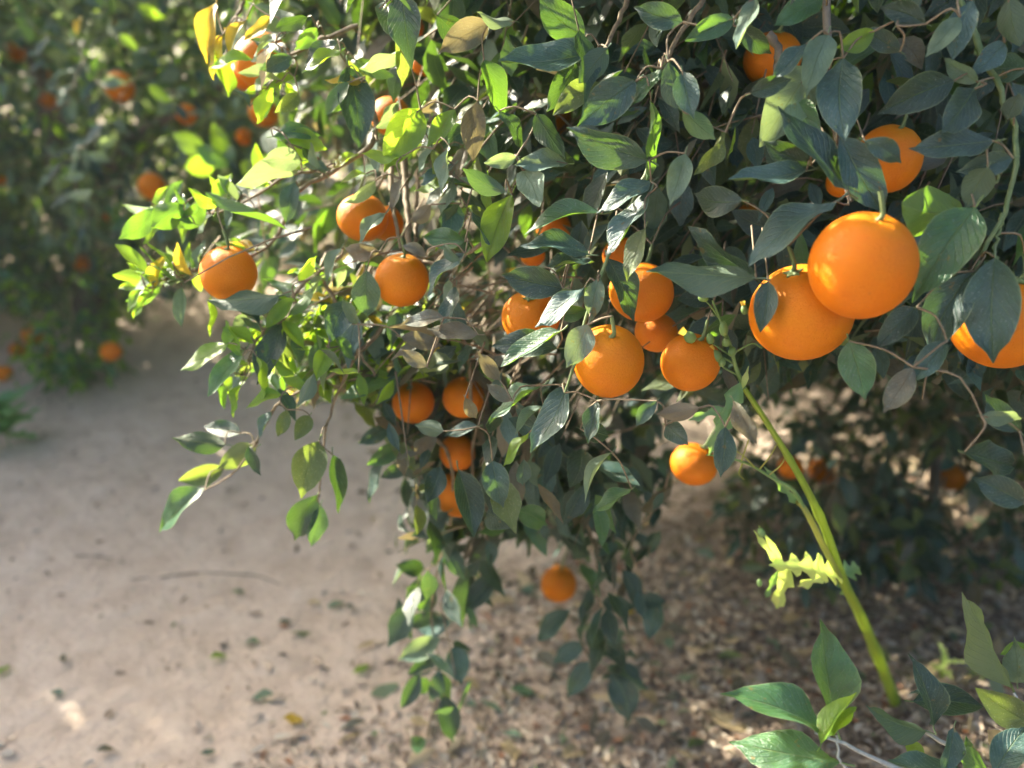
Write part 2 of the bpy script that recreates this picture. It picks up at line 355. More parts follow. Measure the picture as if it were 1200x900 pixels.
# litter of dry leaf scraps
def litter(n, xr, yr, dens, smin, smax, name):
    x = rng.uniform(*xr, n * 3); y = rng.uniform(*yr, n * 3); k = rng.random(n * 3) < dens(x, y); x, y = x[k][:n], y[k][:n]; m = len(x)
    L = smin * (smax / smin) ** rng.random(m) ; W = L * rng.uniform(0.22, 0.6, m); th = rng.uniform(0, 6.28, m)
    A = np.stack([np.cos(th), np.sin(th), rng.normal(0, 0.22, m)], -1); N = norm(np.stack([rng.normal(0, .35, m), rng.normal(0, .35, m), np.ones(m)], -1))
    B = np.stack([x, y, gh(x, y) + rng.uniform(0.001, 0.010, m)], -1)
    s, a, nn = frames(A, N); Ts = []
    T = np.array([(0, -.5, 0), (.38, -.22, .10), (.45, .15, .07), (0, .5, -.06), (-.45, .12, .10), (-.36, -.25, .04), (0, 0, -.05)])
    Fq = np.array([(0, 1, 6), (1, 2, 6), (2, 3, 6), (3, 4, 6), (4, 5, 6), (5, 0, 6)])
    jit = 1 + rng.normal(0, .22, (m, 7, 2))
    V = B[:, None] + (T[None, :, 0] * jit[..., 0])[..., None] * (W[:, None, None] * s[:, None]) + (T[None, :, 1] * jit[..., 1])[..., None] * (L[:, None, None] * a[:, None]) + T[None, :, 2:3] * (L[:, None, None] * nn[:, None])
    F = (Fq[None] + (np.arange(m) * 7)[:, None, None]).reshape(-1, 3)
    return obj(name, mesh(name, V.reshape(-1, 3), F, M_LITTER, smooth=False), kind="stuff")
def dens_near(x, y):
    e = 1 / (1 + np.exp(-(x + 0.22 + 0.40 * np.clip(1.5 - y, 0, .6) + 0.22 * np.sin(3 * y) - 2.2 * np.maximum(y - 1.7, 0)) * 8.5))
    return np.clip(e * (y < 3.2) + 0.012, 0, 1)
litter(60000, (-2.2, 2.4), (0.55, 3.2), dens_near, 0.007, 0.040, "leaf_litter")
litter(9000, (-5, 4), (2.0, 7.0), lambda x, y: np.clip((y + 0.3 * x - 2.7) * 0.8, 0.004, 1), 0.012, 0.05, "row_litter")

def dry_leaves(n):
    x = rng.uniform(-.9, 2.2, n * 4); y = rng.uniform(.6, 2.9, n * 4); k = rng.random(n * 4) < dens_near(x, y); x, y = x[k][:n], y[k][:n]; m = len(x)
    th = rng.uniform(0, 6.28, m); A = np.stack([np.cos(th), np.sin(th), rng.normal(0, .18, m)], -1); N = norm(np.stack([rng.normal(0, .4, m), rng.normal(0, .4, m), rng.choice([-1., 1.], m)], -1))
    L = rng.uniform(.035, .075, m); B = np.stack([x, y, gh(x, y) + rng.uniform(.004, .016, m)], -1)
    K = rng.choice([LKEY.index(q) for q in "tbpo"], m, p=[.45, .38, .12, .05])
    obj("dry_leaves", leaves_mesh("dry_leaves", B, A, N, L, L * rng.uniform(.3, .5, m), K, MID), kind="stuff")
dry_leaves(1300)

# ------------------------------------------------------------------ foliage generator
def ellipsoid_pts(n, c, r, inner=0.35):
    d = norm(rng.normal(size=(n, 3))); t = (inner ** 3 + (1 - inner ** 3) * rng.random(n)) ** (1 / 3.0)
    return np.asarray(c) + d * t[:, None] * np.asarray(r), d
def sprays(origin, direc, nleaf, lsize, droop=0.35, lmat="gdm", lw=(0.33, 0.54)):
    """leaf sprays: each origin gets a bent twig with leaves set alternately; returns leaf arrays and twig paths"""
    n = len(origin); d = norm(direc + rng.normal(0, 0.55, (n, 3)) + np.array([0, 0, -droop])); Ls = lsize * rng.uniform(1.6, 2.6, n)
    end = origin + d * Ls[:, None] + np.array([0, 0, -1]) * (Ls * rng.uniform(0, 0.35, n))[:, None]
    mid = 0.5 * (origin + end) + np.array([0, 0, 1]) * (Ls * 0.10)[:, None]
    t = (np.arange(nleaf) + 0.6) / nleaf; t = np.clip(t[None] + rng.normal(0, 0.04, (n, nleaf)), 0.05, 1)[..., None]
    pos = (1 - t) ** 2 * origin[:, None] + 2 * t * (1 - t) * mid[:, None] + t * t * end[:, None]
    tan = norm(2 * (1 - t) * (mid - origin)[:, None] + 2 * t * (end - mid)[:, None])
    ref = norm(rng.normal(size=(n, 3)))[:, None]; a = norm(np.cross(tan, ref)); b = np.cross(tan, a)
    ang = (np.arange(nleaf) * 2.4)[None, :, None] + rng.uniform(0, 6, (n, 1, 1))
    rad = np.cos(ang) * a + np.sin(ang) * b
    A = norm(rad * 0.95 + tan * (0.55 + 1.1 * t ** 4) + np.array([0, 0, -0.30]) + rng.normal(0, 0.2, pos.shape))
    N = norm(np.array([0, 0, 1.0]) + 0.5 * tan + rng.normal(0, 0.45, pos.shape))
    L = lsize * rng.uniform(0.62, 1.18, (n, nleaf)) ; W = L * rng.uniform(*lw, (n, nleaf))
    f = lambda q: q.reshape(-1, q.shape[-1])
    return f(pos + A * 0.008), f(A), f(N), L.ravel(), W.ravel(), np.repeat(np.arange(n), nleaf), (origin, mid, end)
def twig_mesh(name, paths, keep, mat, r0=0.0019, r1=0.0008):
    o, m, e = [q[keep] for q in paths]; n = len(o)
    if n == 0: return None
    t = [0, 0.33, 0.66, 1.0]; V = []
    ax = norm(e - o); a = norm(np.cross(ax, np.array([0.3, 0.2, 0.9]))); b = np.cross(ax, a)
    for i, tt in enumerate(t):
        c = (1 - tt) ** 2 * o + 2 * tt * (1 - tt) * m + tt * tt * e; r = r0 + (r1 - r0) * tt
        for k in range(3):
            V.append(c + r * (math.cos(k * 2.094) * a + math.sin(k * 2.094) * b))
    V = np.stack(V, 1); F = []
    for i in range(3):
        for k in range(3): k2 = (k + 1) % 3; F.append((i * 3 + k, i * 3 + k2, i * 3 + 3 + k2, i * 3 + 3 + k))
    F = (np.array(F)[None] + (np.arange(n) * 12)[:, None, None]).reshape(-1, 4)
    return mesh(name, V.reshape(-1, 3), F, mat)
def branch_part(root, pts, r0, r1, mat=M_BARK, sides=7, name="branch", n=20, wob=0.01):
    p = smooth_path(pts, n); p[1:-1] += rng.normal(0, wob * 0.25, (len(p) - 2, 3)); r = np.linspace(r0, r1, len(p)) * (1 + rng.normal(0, .05, len(p)))
    V, F = tube(p, r, sides); return adopt(obj(name, mesh(name, V, F, mat)), root)

# ------------------------------------------------------------------ oranges
def rind_mesh(seed, nu=36, nv=22):
    r = random.Random(seed); V, F = [], []; ob = r.uniform(0.90, 1.0); lump = [(norm(np.array([r.gauss(0, 1) for _ in range(3)])), r.uniform(-0.055, 0.045)) for _ in range(6)]
    for i in range(nv + 1):
        th = math.pi * i / nv
        for j in range(nu):
            ph = 2 * math.pi * j / nu; d = np.array([math.sin(th) * math.cos(ph), math.sin(th) * math.sin(ph), math.cos(th)])
            q = 1 - 0.075 * math.exp(-(th / 0.20) ** 2) * (1 + 0.25 * math.cos(7 * ph)) - 0.02 * math.exp(-((math.pi - th) / 0.16) ** 2)
            q += 0.008 * math.cos(7 * ph) * math.exp(-((th - 0.3) / 0.25) ** 2)
            for l, a in lump: q += a * max(0, float(d @ l)) ** 2
            d = d * q * 0.5; d[2] *= ob; V.append(d)
    for i in range(nv):
        for j in range(nu): j2 = (j + 1) % nu; F.append((i * nu + j, (i + 1) * nu + j, (i + 1) * nu + j2, i * nu + j2))
    return mesh("rind", np.array(V), np.array(F), M_ORANGE)
RIND = [rind_mesh(s) for s in range(5)]; RIND_FAR = [rind_mesh(20 + s, 18, 12) for s in range(3)]
def calyx_mesh():
    V = [(0, 0, 0.478)]; F = []
    for k in range(10):
        r = 0.105 if k % 2 == 0 else 0.055; a = k * math.pi / 5; V.append((r * math.cos(a), r * math.sin(a), 0.452 + (0.004 if k % 2 else 0.010)))
    n0 = len(V)
    for k in range(10):
        x, y, z = V[1 + k]; V.append((x * 0.9, y * 0.9, z - 0.02))
    V.append((0, 0, 0.45))
    F = [(0, 1 + k, 1 + (k + 1) % 10) for k in range(10)] + [(1 + k, n0 + k, n0 + (k + 1) % 10) for k in range(10)] + [(1 + k, n0 + (k + 1) % 10, 1 + (k + 1) % 10) for k in range(10)]
    return mesh("calyx", np.array(V, float), np.array(F), M_CALYX, smooth=False)
CALYX = calyx_mesh()
FRUIT = []; STALKS = []; ORB = []; FARF = []
def orange(px, py, dpx, d, label, far=False, tilt=None, group=None, reach=0.02, pear=1.0):
    c = P(px, py, d); D = dpx * d / FPX
    if far:
        FARF.append((px, py, dpx, d))
        o = obj("orange", R.choice(RIND_FAR)); o.location = c; o.scale = (D, D, D); o.rotation_euler = (R.uniform(-.5, .5), R.uniform(-.5, .5), R.uniform(0, 6))
        o["label"] = label; o["category"] = "orange"
        if group: o["group"] = group
        return o
    root = empty("orange", c, label, "orange", group); ORB.append((c, D * .5))
    part_hid = any(k in label for k in ("hidden", "sliver", "tiny", "deep", "covered", "squeezed")); FRUIT.append((px, py, dpx * .45 if (part_hid and py < 500) or py < 165 else dpx, d))
    tx, ty = tilt if tilt else (R.uniform(-0.45, 0.35), R.uniform(-0.4, 0.4)); root.rotation_euler = (tx, ty, R.uniform(0, 6) if not tilt else 0.0)
    a = obj("rind", R.choice(RIND), root); a.scale = (D, D, D * pear)
    b = obj("calyx", CALYX, root); b.scale = (D, D, D * pear)
    p = smooth_path([(0, 0, 0.452 * D * pear), (0.003, 0, 0.54 * D), (0.004 * R.uniform(-1, 1), 0.006, 0.52 * D + reach)], 6)
    V, F = tube(p, np.linspace(0.0028, 0.0019, len(p)), 6); obj("stalk", mesh("stalk", V, F, M_GTWIG), root)
    STALKS.append(np.array(Matrix.LocRotScale(root.location, root.rotation_euler, None) @ Vector(p[-1])))
    return root

orange(1009, 311, 122, .72, "largest orange, round and unshaded at the front, overlapping another orange behind its lower left side", tilt=(0.22, 0.05))
orange(938, 366, 117, .80, "big orange tucked behind the largest one's lower left side, small leaf over its edge", tilt=(0.1, -0.35))
orange(1171, 378, 118, .82, "big orange cut by the right edge, half hidden behind two broad grey green leaves", tilt=(0.1, 0.1))
orange(712, 423, 85, .84, "orange hanging in front of the crown centre, its calyx and stalk showing on top", tilt=(0.42, 0.0))
orange(809, 424, 68, .90, "small orange beside the weed's flower buds, low in the crown", tilt=(0.2, 0.2))
orange(751, 343, 77, .93, "orange crossed by a narrow slate leaf, just above the one with its calyx showing")
orange(768, 390, 52, .99, "mostly hidden orange wedged below and behind two larger oranges at the crown centre")
orange(622, 373, 70, .95, "orange with a notched top between dark leaves, left of the hanging orange with the calyx")
orange(471, 328, 62, .99, "round orange with a sunlit left edge under a cluster of pale brown twigs", tilt=(0.15, 0.1))
orange(268, 320, 64, 1.02, "orange at the leftmost tip of the near branches resting above a flat grey leaf", tilt=(0.1, 0.1))
orange(424, 256, 62, 1.06, "orange lit from the left behind a slanted blue green leaf, above the brown twig cluster")
orange(452, 262, 44, 1.12, "orange squeezed behind the pale twigs at the right of the slanted leaf")
orange(484, 472, 50, 1.16, "left one of two dusty oranges side by side among dry grey leaves")
orange(543, 466, 50, 1.15, "right one of two dusty oranges side by side among dry grey leaves")
orange(536, 530, 42, 1.22, "small orange partly hidden just under the pair of dusty oranges")
orange(537, 579, 54, 1.26, "lower crown orange almost covered by a long dark hanging leaf")
orange(655, 684, 42, 1.62, "lone low orange hanging near the ground over the litter", reach=.06)
orange(813, 545, 56, 1.14, "orange hanging clear below the crown just left of the tall weed stem", reach=.06)
orange(906, 70, 68, 1.0, "amber orange in the shade at the top behind a woody twig", tilt=(0.2, 0.0))
orange(1040, 186, 76, .95, "shaded orange behind leaves directly above the largest orange", tilt=(0.2, 0.1))
orange(986, 214, 36, .98, "sliver of an orange peeking out left of the shaded one above the largest orange")
orange(308, 72, 68, 1.22, "brightly sunlit orange at the upper left of the near crown crossed by thin leaves")
orange(288, 88, 38, 1.28, "small orange below the brightly sunlit one with yellow leaves at its side")
orange(458, 137, 50, 1.16, "sunlit orange behind a bright translucent leaf high in the crown")
orange(624, 298, 30, 1.08, "tiny visible patch of an orange between leaves above the notched one")
orange(728, 300, 44, 1.02, "sunlit orange behind twigs above the one crossed by the narrow slate leaf")
orange(648, 268, 42, 1.12, "orange hidden behind dark leaves in the middle of the crown")
orange(482, 32, 30, 1.2, "small orange near the top edge seen through a gap between dark leaves")
orange(497, 74, 34, 1.2, "orange behind narrow green leaves just below the top edge one")
orange(652, 138, 40, 1.25, "orange deep in the crown glimpsed behind slate leaves")
orange(877, 252, 26, 1.1, "small orange sliver left of the largest orange behind a long slate leaf")
orange(718, 497, 16, 1.9, "tiny far orange speck under the hanging one with the calyx", far=True)
orange(609, 536, 14, 1.9, "tiny far orange speck among dark leaves in the lower crown", far=True)
G_R = "oranges on the shaded tree behind"
orange(927, 548, 30, 1.9, "blurred dark orange touching the right of the weed stem", far=True, group=G_R)
orange(963, 552, 32, 2.3, "blurred dark orange just right of the weed stem, second from it", far=True, group=G_R)
orange(1114, 558, 36, 2.2, "blurred dark orange alone on the shaded tree at the right", far=True, group=G_R)
G_L = "blurred oranges on the trees across the path"
for a in [(140, 101, 34, 2.4, "largest blurred orange across the path, high at the upper left"),
          (58, 119, 22, 3.2, "blurred orange left of the largest blurred one and slightly lower"),
          (18, 60, 22, 3.5, "blurred orange highest at the left edge of the picture"),
          (50, 86, 20, 3.5, "faint blurred orange between the two at the upper left edge"),
          (178, 218, 31, 2.4, "blurred orange low on the branch across the path, above the leftmost curled leaf"),
          (219, 134, 25, 2.5, "blurred orange behind the yellow green blurred leaves"),
          (310, 132, 36, 2.3, "dim blurred orange deep beside the edge of the near crown"),
          (96, 308, 18, 3.4, "blurred orange halfway down the far tree"),
          (38, 392, 24, 3.3, "upper one of the oranges low on the far left tree"),
          (20, 410, 18, 3.4, "orange lower left in the low group on the far left tree"),
          (60, 413, 18, 3.3, "orange lower right in the low group on the far left tree"),
          (130, 412, 24, 3.0, "blurred orange on the bright green young bush"),
          (5, 438, 20, 3.1, "lowest blurred orange cut by the left edge"),
          (3, 214, 15, 3.5, "blurred orange cut by the left edge halfway up"),
          (130, 254, 16, 3.3, "small blurred orange behind the branch with the low orange"),
          (286, 160, 20, 2.6, "dull blurred orange under the dim one beside the near crown"),
          (152, 52, 12, 3.0, "tiny blurred orange above the largest blurred one"),
          (137, 24, 12, 3.4, "tiniest blurred orange near the top edge at upper left")]:
    orange(*a, far=True, group=G_L)

# ------------------------------------------------------------------ the near tree
TR = Vector((2.35, 1.95, 0.0)); TR.z = float(gh(TR.x, TR.y)) - 0.02
tree = empty("orange_tree", TR, "near dense orange tree laden with fruit, its skirt of dusty leaves filling the upper right", "orange tree", "orange trees of the orchard")
# (base x,y, tip x,y, width px, kind with its sunlit or shaded tone, depth or None)
HL = """253,3,230,65,20,y 250,58,268,114,18,f 287,25,258,58,12,y 296,70,240,68,13,f 262,40,246,92,14,y 335,40,290,62,9,p 330,95,280,80,10,p 322,50,300,104,10,t 345,90,312,100,12,f 318,20,285,48,14,y 360,20,322,36,18,d 300,110,330,70,8,p 350,110,322,132,18,o 298,6,355,33,28,m 343,67,304,82,20,m 372,33,345,58,18,g 352,196,276,214,22,p
353,188,307,188,28,p 346,214,333,264,22,m 182,243,137,282,26,g 215,240,178,266,32,g 240,236,206,270,24,g 255,242,218,222,14,f 228,262,186,238,12,g 300,245,240,225,12,g 330,155,384,174,22,f 320,160,372,150,20,g
170,320,135,286,14,f 176,338,132,322,16,f 178,343,152,372,12,f 200,322,162,288,6,f 205,318,175,278,7,f 210,322,192,291,16,f 214,336,213,383,14,p 247,348,246,396,9,f 328,346,245,357,26,m 430,318,431,372,34,m
298,368,263,397,18,p 268,402,211,434,18,f 287,410,238,462,20,g 330,378,303,452,30,d 301,418,314,466,8,f 254,450,268,478,10,g 330,463,283,472,15,f 331,376,358,402,16,f 385,408,372,443,22,f 420,437,385,435,8,f
394,393,418,421,14,g 411,354,390,396,35,m 264,521,203,514,26,d 282,508,237,497,20,m 318,482,298,515,11,m 300,524,256,549,28,o 263,549,209,563,24,o 240,572,170,618,28,g 292,522,305,558,14,d 374,517,355,578,40,o
372,580,343,638,34,d 376,592,364,640,22,m 390,533,402,602,20,d 363,487,346,515,20,o 336,480,325,512,16,o 345,440,318,420,12,f 360,455,330,440,14,f 420,380,400,350,14,o 350,330,372,300,14,f
493,128,452,198,42,f 533,128,500,172,22,f 408,78,421,173,42,d 452,0,460,46,32,d 470,60,423,84,16,p 468,42,478,97,20,o 573,27,513,62,34,b 512,18,545,52,30,d 603,25,558,20,14,p 567,70,598,135,26,g
697,61,583,71,35,m 676,72,640,132,32,m 707,97,648,130,28,o 745,95,677,148,46,m 685,45,632,-4,40,g 800,26,742,8,30,m 712,56,676,100,30,m 775,80,738,123,18,g 783,72,803,135,24,m 760,188,665,147,42,m
763,118,762,214,11,g 803,180,785,240,28,p 763,213,697,245,24,m 761,226,712,302,22,m 665,192,603,190,24,p 605,184,567,191,18,p 593,225,542,202,24,m 628,133,663,187,26,d 585,130,620,170,18,d 560,118,555,186,30,b
705,250,614,249,18,g 545,283,494,277,26,g 600,228,568,307,36,f 613,200,632,242,34,p 690,298,612,279,26,m 526,170,520,228,14,p 545,297,493,342,18,m 660,338,588,322,38,d 685,337,621,368,22,m 650,366,690,364,20,g
640,313,697,300,12,m 703,325,694,374,24,p 713,303,748,376,30,m 756,268,733,330,24,o 886,326,756,322,40,m 885,326,803,268,24,d 653,408,575,404,34,d 657,388,587,430,18,g 689,381,664,430,32,p 665,452,621,531,34,m
635,452,568,490,14,g 637,476,597,500,12,p 620,507,580,537,12,f 545,466,560,493,16,b 820,478,770,485,22,b 885,-2,862,58,20,p 965,-6,908,28,30,g 970,40,947,105,34,p 952,78,893,168,56,p 925,118,958,166,34,g
988,68,990,155,50,m 993,222,912,124,26,d 950,194,894,165,28,d 945,200,853,210,26,m 985,160,1038,252,44,m 1013,165,1058,192,26,m 980,236,872,298,33,m 1130,248,1040,236,60,g 1143,243,1075,346,60,g 1141,318,1090,412,50,m
1166,302,1164,426,60,m 1074,360,1028,408,30,d 995,400,1014,469,40,g 1110,400,1067,450,28,m 1070,430,1035,484,30,b 900,330,891,389,26,m 1150,487,1198,491,18,p 1165,165,1066,172,36,d 1118,95,1042,128,42,d 1142,104,1104,156,40,d
1187,185,1127,200,28,m 1158,196,1132,244,34,m 1140,0,1118,66,32,m 1125,20,1085,65,24,p 1177,50,1138,87,28,m 1146,96,1107,68,20,p 1205,80,1158,82,34,m 1183,-2,1196,55,30,m 868,30,905,64,24,d 945,52,905,96,22,m 880,110,930,92,22,d 440,150,470,118,16,p 485,150,462,160,12,g 1025,36,980,56,26,f 860,22,803,46,26,g
800,84,813,138,30,m 800,130,840,165,26,g 870,235,806,226,38,d 850,155,810,205,18,o 1085,28,1030,8,26,d 1055,60,1012,32,24,d 1050,30,1080,-8,22,d 515,547,500,590,26,d 577,540,590,596,32,m 537,550,555,630,34,d
570,600,600,616,32,d 606,598,640,615,28,g 740,573,695,603,16,g 717,530,670,577,10,p 680,502,720,514,24,d 780,499,805,520,24,d 1130,530,1195,545,40,d 1200,590,1140,560,34,d 1195,505,1155,462,30,d 1180,140,1195,110,22,d
440,212,402,238,15,p 452,250,416,282,16,p 470,210,458,250,12,b 505,240,480,262,18,b 560,392,500,385,20,b 520,372,468,380,18,b 470,395,520,405,20,b 585,445,560,412,18,b 500,430,470,410,18,b 600,470,570,450,16,b
560,500,520,510,16,m 520,505,485,498,20,m 630,500,600,470,16,d 840,560,800,590,0,d 850,500,845,560,26,m 860,470,888,520,22,b 770,470,745,500,18,m 700,470,690,520,20,d 500,300,470,286,14,b 445,295,400,290,22,b"""
def hero_depth(x, y):
    return float(np.interp(x, [130, 300, 500, 700, 850, 1200], [1.07, 1.02, 0.93, 0.83, 0.76, 0.74]) + max(0, y - 470) * 0.0010 * (x < 900) + 0.0 )
camv = CC
def place_hero(root, bx, by, tx, ty, w, key, d=None, jit=0.022):
    d = (hero_depth(bx, by) if d is None else d) + R.uniform(-jit, jit)
    B = P(bx, by, d); lp = math.hypot(tx - bx, ty - by) * d / FPX; wp = w * d / FPX
    L = lp; dz = R.uniform(-0.012, 0.012)
    if wp / lp > 0.56: L2 = wp / 0.53; dz = math.sqrt(L2 * L2 - lp * lp) * (1 if R.random() < 0.35 else -1); dz = max(-0.04, min(0.04, dz))
    T = P(tx, ty, d + dz); A = T - B; L = np.linalg.norm(A); A = A / L
    W = max(wp, 0.44 * L); v = norm(CC - B); s = norm(np.cross(A, v)); n0 = np.cross(s, A)
    if n0 @ v < 0: n0 = -n0
    phi = math.acos(min(1, wp / W)); c = [math.cos(q) * n0 + math.sin(q) * s for q in (phi, -phi)]
    c.sort(key=lambda q: -q[2]); n = c[0] if R.random() < 0.85 else c[1]
    if R.random() < 0.12: n = -n
    if ORB:
        oc = np.array([q[0] for q in ORB]); orr = np.array([q[1] for q in ORB]); sv = norm(np.cross(A, n)); bc = d; v2 = norm(B + A * L * .5 - CC)
        S = np.array([B + A * (L * u) + sv * (W * .42 * k * (1 - abs(2 * u - 1) ** 2)) for u in (0, .15, .3, .5, .7, .85, 1.0) for k in (-1, 0, 1)])
        hit = lambda sh: (np.linalg.norm((S - v2 * sh)[:, None] - oc[None], axis=-1) < orr + .003).any()
        sh = 0.0
        while hit(sh) and sh < .10: sh += .006
        if sh and not hit(sh): B = B - v2 * sh
    leaf_obj(root, B, A, n, L, W * 1.03, key); return B
hero_bases = []
for tok in HL.split():
    a = tok.split(','); q = list(map(float, a[:5]))
    if q[4] < 1: continue
    hero_bases.append(place_hero(tree, *q, a[5]))
n_hero = len(hero_bases)

# the tight sprays of small narrow leaves on the sunlit left side
def small_leaves(n, line, cols, l0, l1, up, spread):
    for i in range(n):
        k = R.randrange(len(line) - 1); t = R.random(); (x0, y0), (x1, y1) = line[k], line[k + 1]
        bx, by = x0 + (x1 - x0) * t + R.uniform(-spread, spread), y0 + (y1 - y0) * t + R.uniform(-spread, spread)
        if any(math.hypot(bx - f[0], by - f[1]) < f[2] * .5 + 4 and 1 for f in FRUIT): continue
        a = math.radians(R.gauss(up, 55)); L = R.uniform(l0, l1); tx, ty = bx + L * math.cos(a), by - L * math.sin(a)
        if any(math.hypot(tx - f[0], ty - f[1]) < f[2] * .5 for f in FRUIT): continue
        hero_bases.append(place_hero(tree, bx, by, tx, ty, L * R.uniform(.18, .36), R.choice(cols), hero_depth(bx, by) + R.uniform(0, .06)))
small_leaves(34, [(170, 338), (210, 325), (250, 315), (300, 295)], "ffgfpyfg", 30, 50, 150, 6)
small_leaves(30, [(180, 246), (230, 252), (280, 240), (340, 205), (400, 195)], "fgfpgfm", 30, 50, 140, 6)
small_leaves(26, [(285, 440), (300, 400), (330, 365), (400, 300)], "fgofpmy", 30, 52, 200, 10)
small_leaves(30, [(400, 230), (440, 180), (520, 170), (570, 230), (520, 300), (560, 350)], "pofbgfmp", 32, 56, 240, 16)
small_leaves(18, [(300, 120), (340, 80), (400, 40), (420, 100)], "fgmyfd", 32, 56, 220, 12)

# traced woody twigs (px, py, depth)
TW = [([(968, -20, .80), (970, 60, .79), (975, 130, .78), (985, 190, .77), (997, 236, .76)], .0042, .0026, M_BARK),
      ([(1120, -20, .80), (1150, 60, .78), (1178, 120, .77), (1192, 178, .76), (1175, 250, .75), (1150, 300, .75)], .0036, .0022, M_GTWIG),
      ([(1175, 250, .75), (1166, 290, .75), (1165, 330, .745)], .0022, .0014, M_GTWIG),
      ([(1192, 178, .76), (1160, 220, .76), (1142, 245, .76)], .002, .0014, M_GTWIG),
      ([(900, 40, .86), (912, 60, .86), (908, 100, .87), (895, 140, .9)], .0052, .004, M_BARK),
      ([(762, 190, .84), (735, 250, .84), (712, 300, .83), (690, 365, .83), (675, 420, .83), (662, 460, .84)], .0030, .0014, M_GTWIG),
      ([(830, -10, .85), (800, 35, .84), (780, 70, .83), (765, 100, .83)], .0034, .002, M_TWIG),
      ([(735, 0, .86), (715, 45, .85), (700, 75, .84), (688, 110, .84)], .003, .0018, M_TWIG),
      ([(472, 140, 1.1), (474, 200, 1.08), (478, 250, 1.05), (480, 296, 1.03)], .0065, .004, M_TWIG),
      ([(458, 190, 1.1), (460, 240, 1.07), (470, 292, 1.03)], .004, .0025, M_TWIG),
      ([(490, 200, 1.12), (488, 260, 1.07), (486, 294, 1.04)], .0035, .0022, M_TWIG),
      ([(480, 290, 1.08), (510, 335, 1.08), (530, 370, 1.07), (548, 420, 1.1), (552, 470, 1.12)], .0052, .003, M_TWIG),
      ([(600, 235, .93), (575, 275, .93), (545, 297, .94), (515, 310, .98), (480, 300, 1.02)], .003, .0022, M_TWIG),
      ([(430, 110, 1.02), (440, 160, 1.02), (400, 195, 1.03), (350, 225, 1.03), (315, 290, 1.04), (250, 315, 1.05)], .0042, .0022, M_TWIG),
      ([(315, 290, 1.04), (260, 300, 1.05), (210, 325, 1.06), (172, 340, 1.07)], .0028, .0012, M_GTWIG),
      ([(400, 195, 1.03), (340, 205, 1.04), (280, 240, 1.05), (230, 252, 1.06), (182, 245, 1.07)], .0026, .0012, M_TWIG),
      ([(400, 300, 1.02), (360, 330, 1.02), (330, 365, 1.02), (300, 400, 1.03), (285, 440, 1.04)], .003, .0013, M_TWIG),
      ([(450, 380, 1.05), (415, 420, 1.04), (370, 450, 1.04), (325, 475, 1.05), (300, 520, 1.06), (268, 560, 1.07), (240, 574, 1.08)], .0034, .0013, M_TWIG),
      ([(415, 420, 1.04), (392, 470, 1.06), (378, 525, 1.08), (374, 580, 1.1)], .0028, .0013, M_TWIG),
      ([(380, 330, 1.04), (400, 370, 1.04), (418, 410, 1.03), (440, 440, 1.04)], .0028, .0016, M_TWIG),
      ([(500, 500, 1.18), (528, 540, 1.2), (530, 600, 1.25), (515, 660, 1.32), (505, 720, 1.36), (515, 790, 1.4), (500, 862, 1.42)], .0034, .0014, M_TWIG),
      ([(640, 560, 1.3), (690, 620, 1.36), (700, 680, 1.4), (680, 740, 1.42), (700, 790, 1.42)], .0036, .0015, M_TWIG),
      ([(800, 520, 1.2), (770, 590, 1.26), (740, 640, 1.3), (760, 700, 1.36)], .0026, .001, M_TWIG),
      ([(290, -10, 1.1), (275, 30, 1.1), (262, 70, 1.1)], .0028, .0014, M_TWIG),
      ([(420, 30, 1.05), (370, 50, 1.05), (330, 70, 1.06), (300, 80, 1.08)], .0034, .0016, M_TWIG),
      ([(560, 380, 1.1), (500, 400, 1.1), (450, 390, 1.08), (400, 400, 1.05)], .003, .0016, M_TWIG),
      ([(580, 440, 1.14), (555, 520, 1.2), (560, 600, 1.25), (580, 650, 1.3)], .003, .0014, M_TWIG)]
anchors = []
for pts, r0, r1, mt in TW:
    c = [P(*q) for q in pts]; branch_part(tree, c, r0, r1, mt, 6, "twig", 20, 0.004)
    anchors += list(smooth_path(c, 14))

# low hanging sprays (blurred, nearer the ground)
HL2 = """497,667,465,662,20,d,1.34 502,676,474,710,24,d,1.34 510,690,490,715,22,g,1.34 528,728,480,740,32,m,1.36 516,748,463,775,26,p,1.36 535,755,541,803,28,m,1.38 515,785,503,826,20,m,1.38 492,790,470,830,20,d,1.38 520,815,530,870,26,d,1.4 505,805,480,800,18,m,1.4
500,868,474,880,20,g,1.42 556,660,542,735,24,d,1.34 580,672,540,718,26,d,1.34 570,640,580,700,18,d,1.34 530,620,500,640,24,p,1.28 525,600,482,628,26,d,1.26 520,640,545,680,22,m,1.3 510,720,470,735,18,d,1.36 512,770,478,790,20,d,1.38
690,700,665,722,0,d,1.4 668,715,628,752,24,m,1.4 692,775,664,819,24,m,1.42 716,788,737,846,36,d,1.42 712,780,760,808,28,m,1.42 700,745,733,742,26,p,1.4 705,705,745,712,20,d,1.4 690,735,702,765,26,d,1.4 745,700,782,705,20,d,1.36
700,640,720,690,18,d,1.38 690,650,668,640,24,m,1.36 705,620,735,600,22,d,1.34 660,610,690,650,20,d,1.34 760,650,775,620,16,m,1.34 770,700,760,750,24,m,1.38 640,590,600,640,14,p,1.3 645,600,610,650,14,p,1.32 680,660,705,700,14,g,1.36 695,690,680,735,14,d,1.38
760,640,728,680,14,d,1.34 750,600,790,570,14,b,1.25 610,560,640,590,22,d,1.24 600,530,560,560,22,d,1.2 470,520,430,545,22,g,1.2 460,500,420,520,20,m,1.18 480,545,445,560,18,d,1.2 450,540,430,590,14,d,1.2 440,500,415,470,14,o,1.15"""
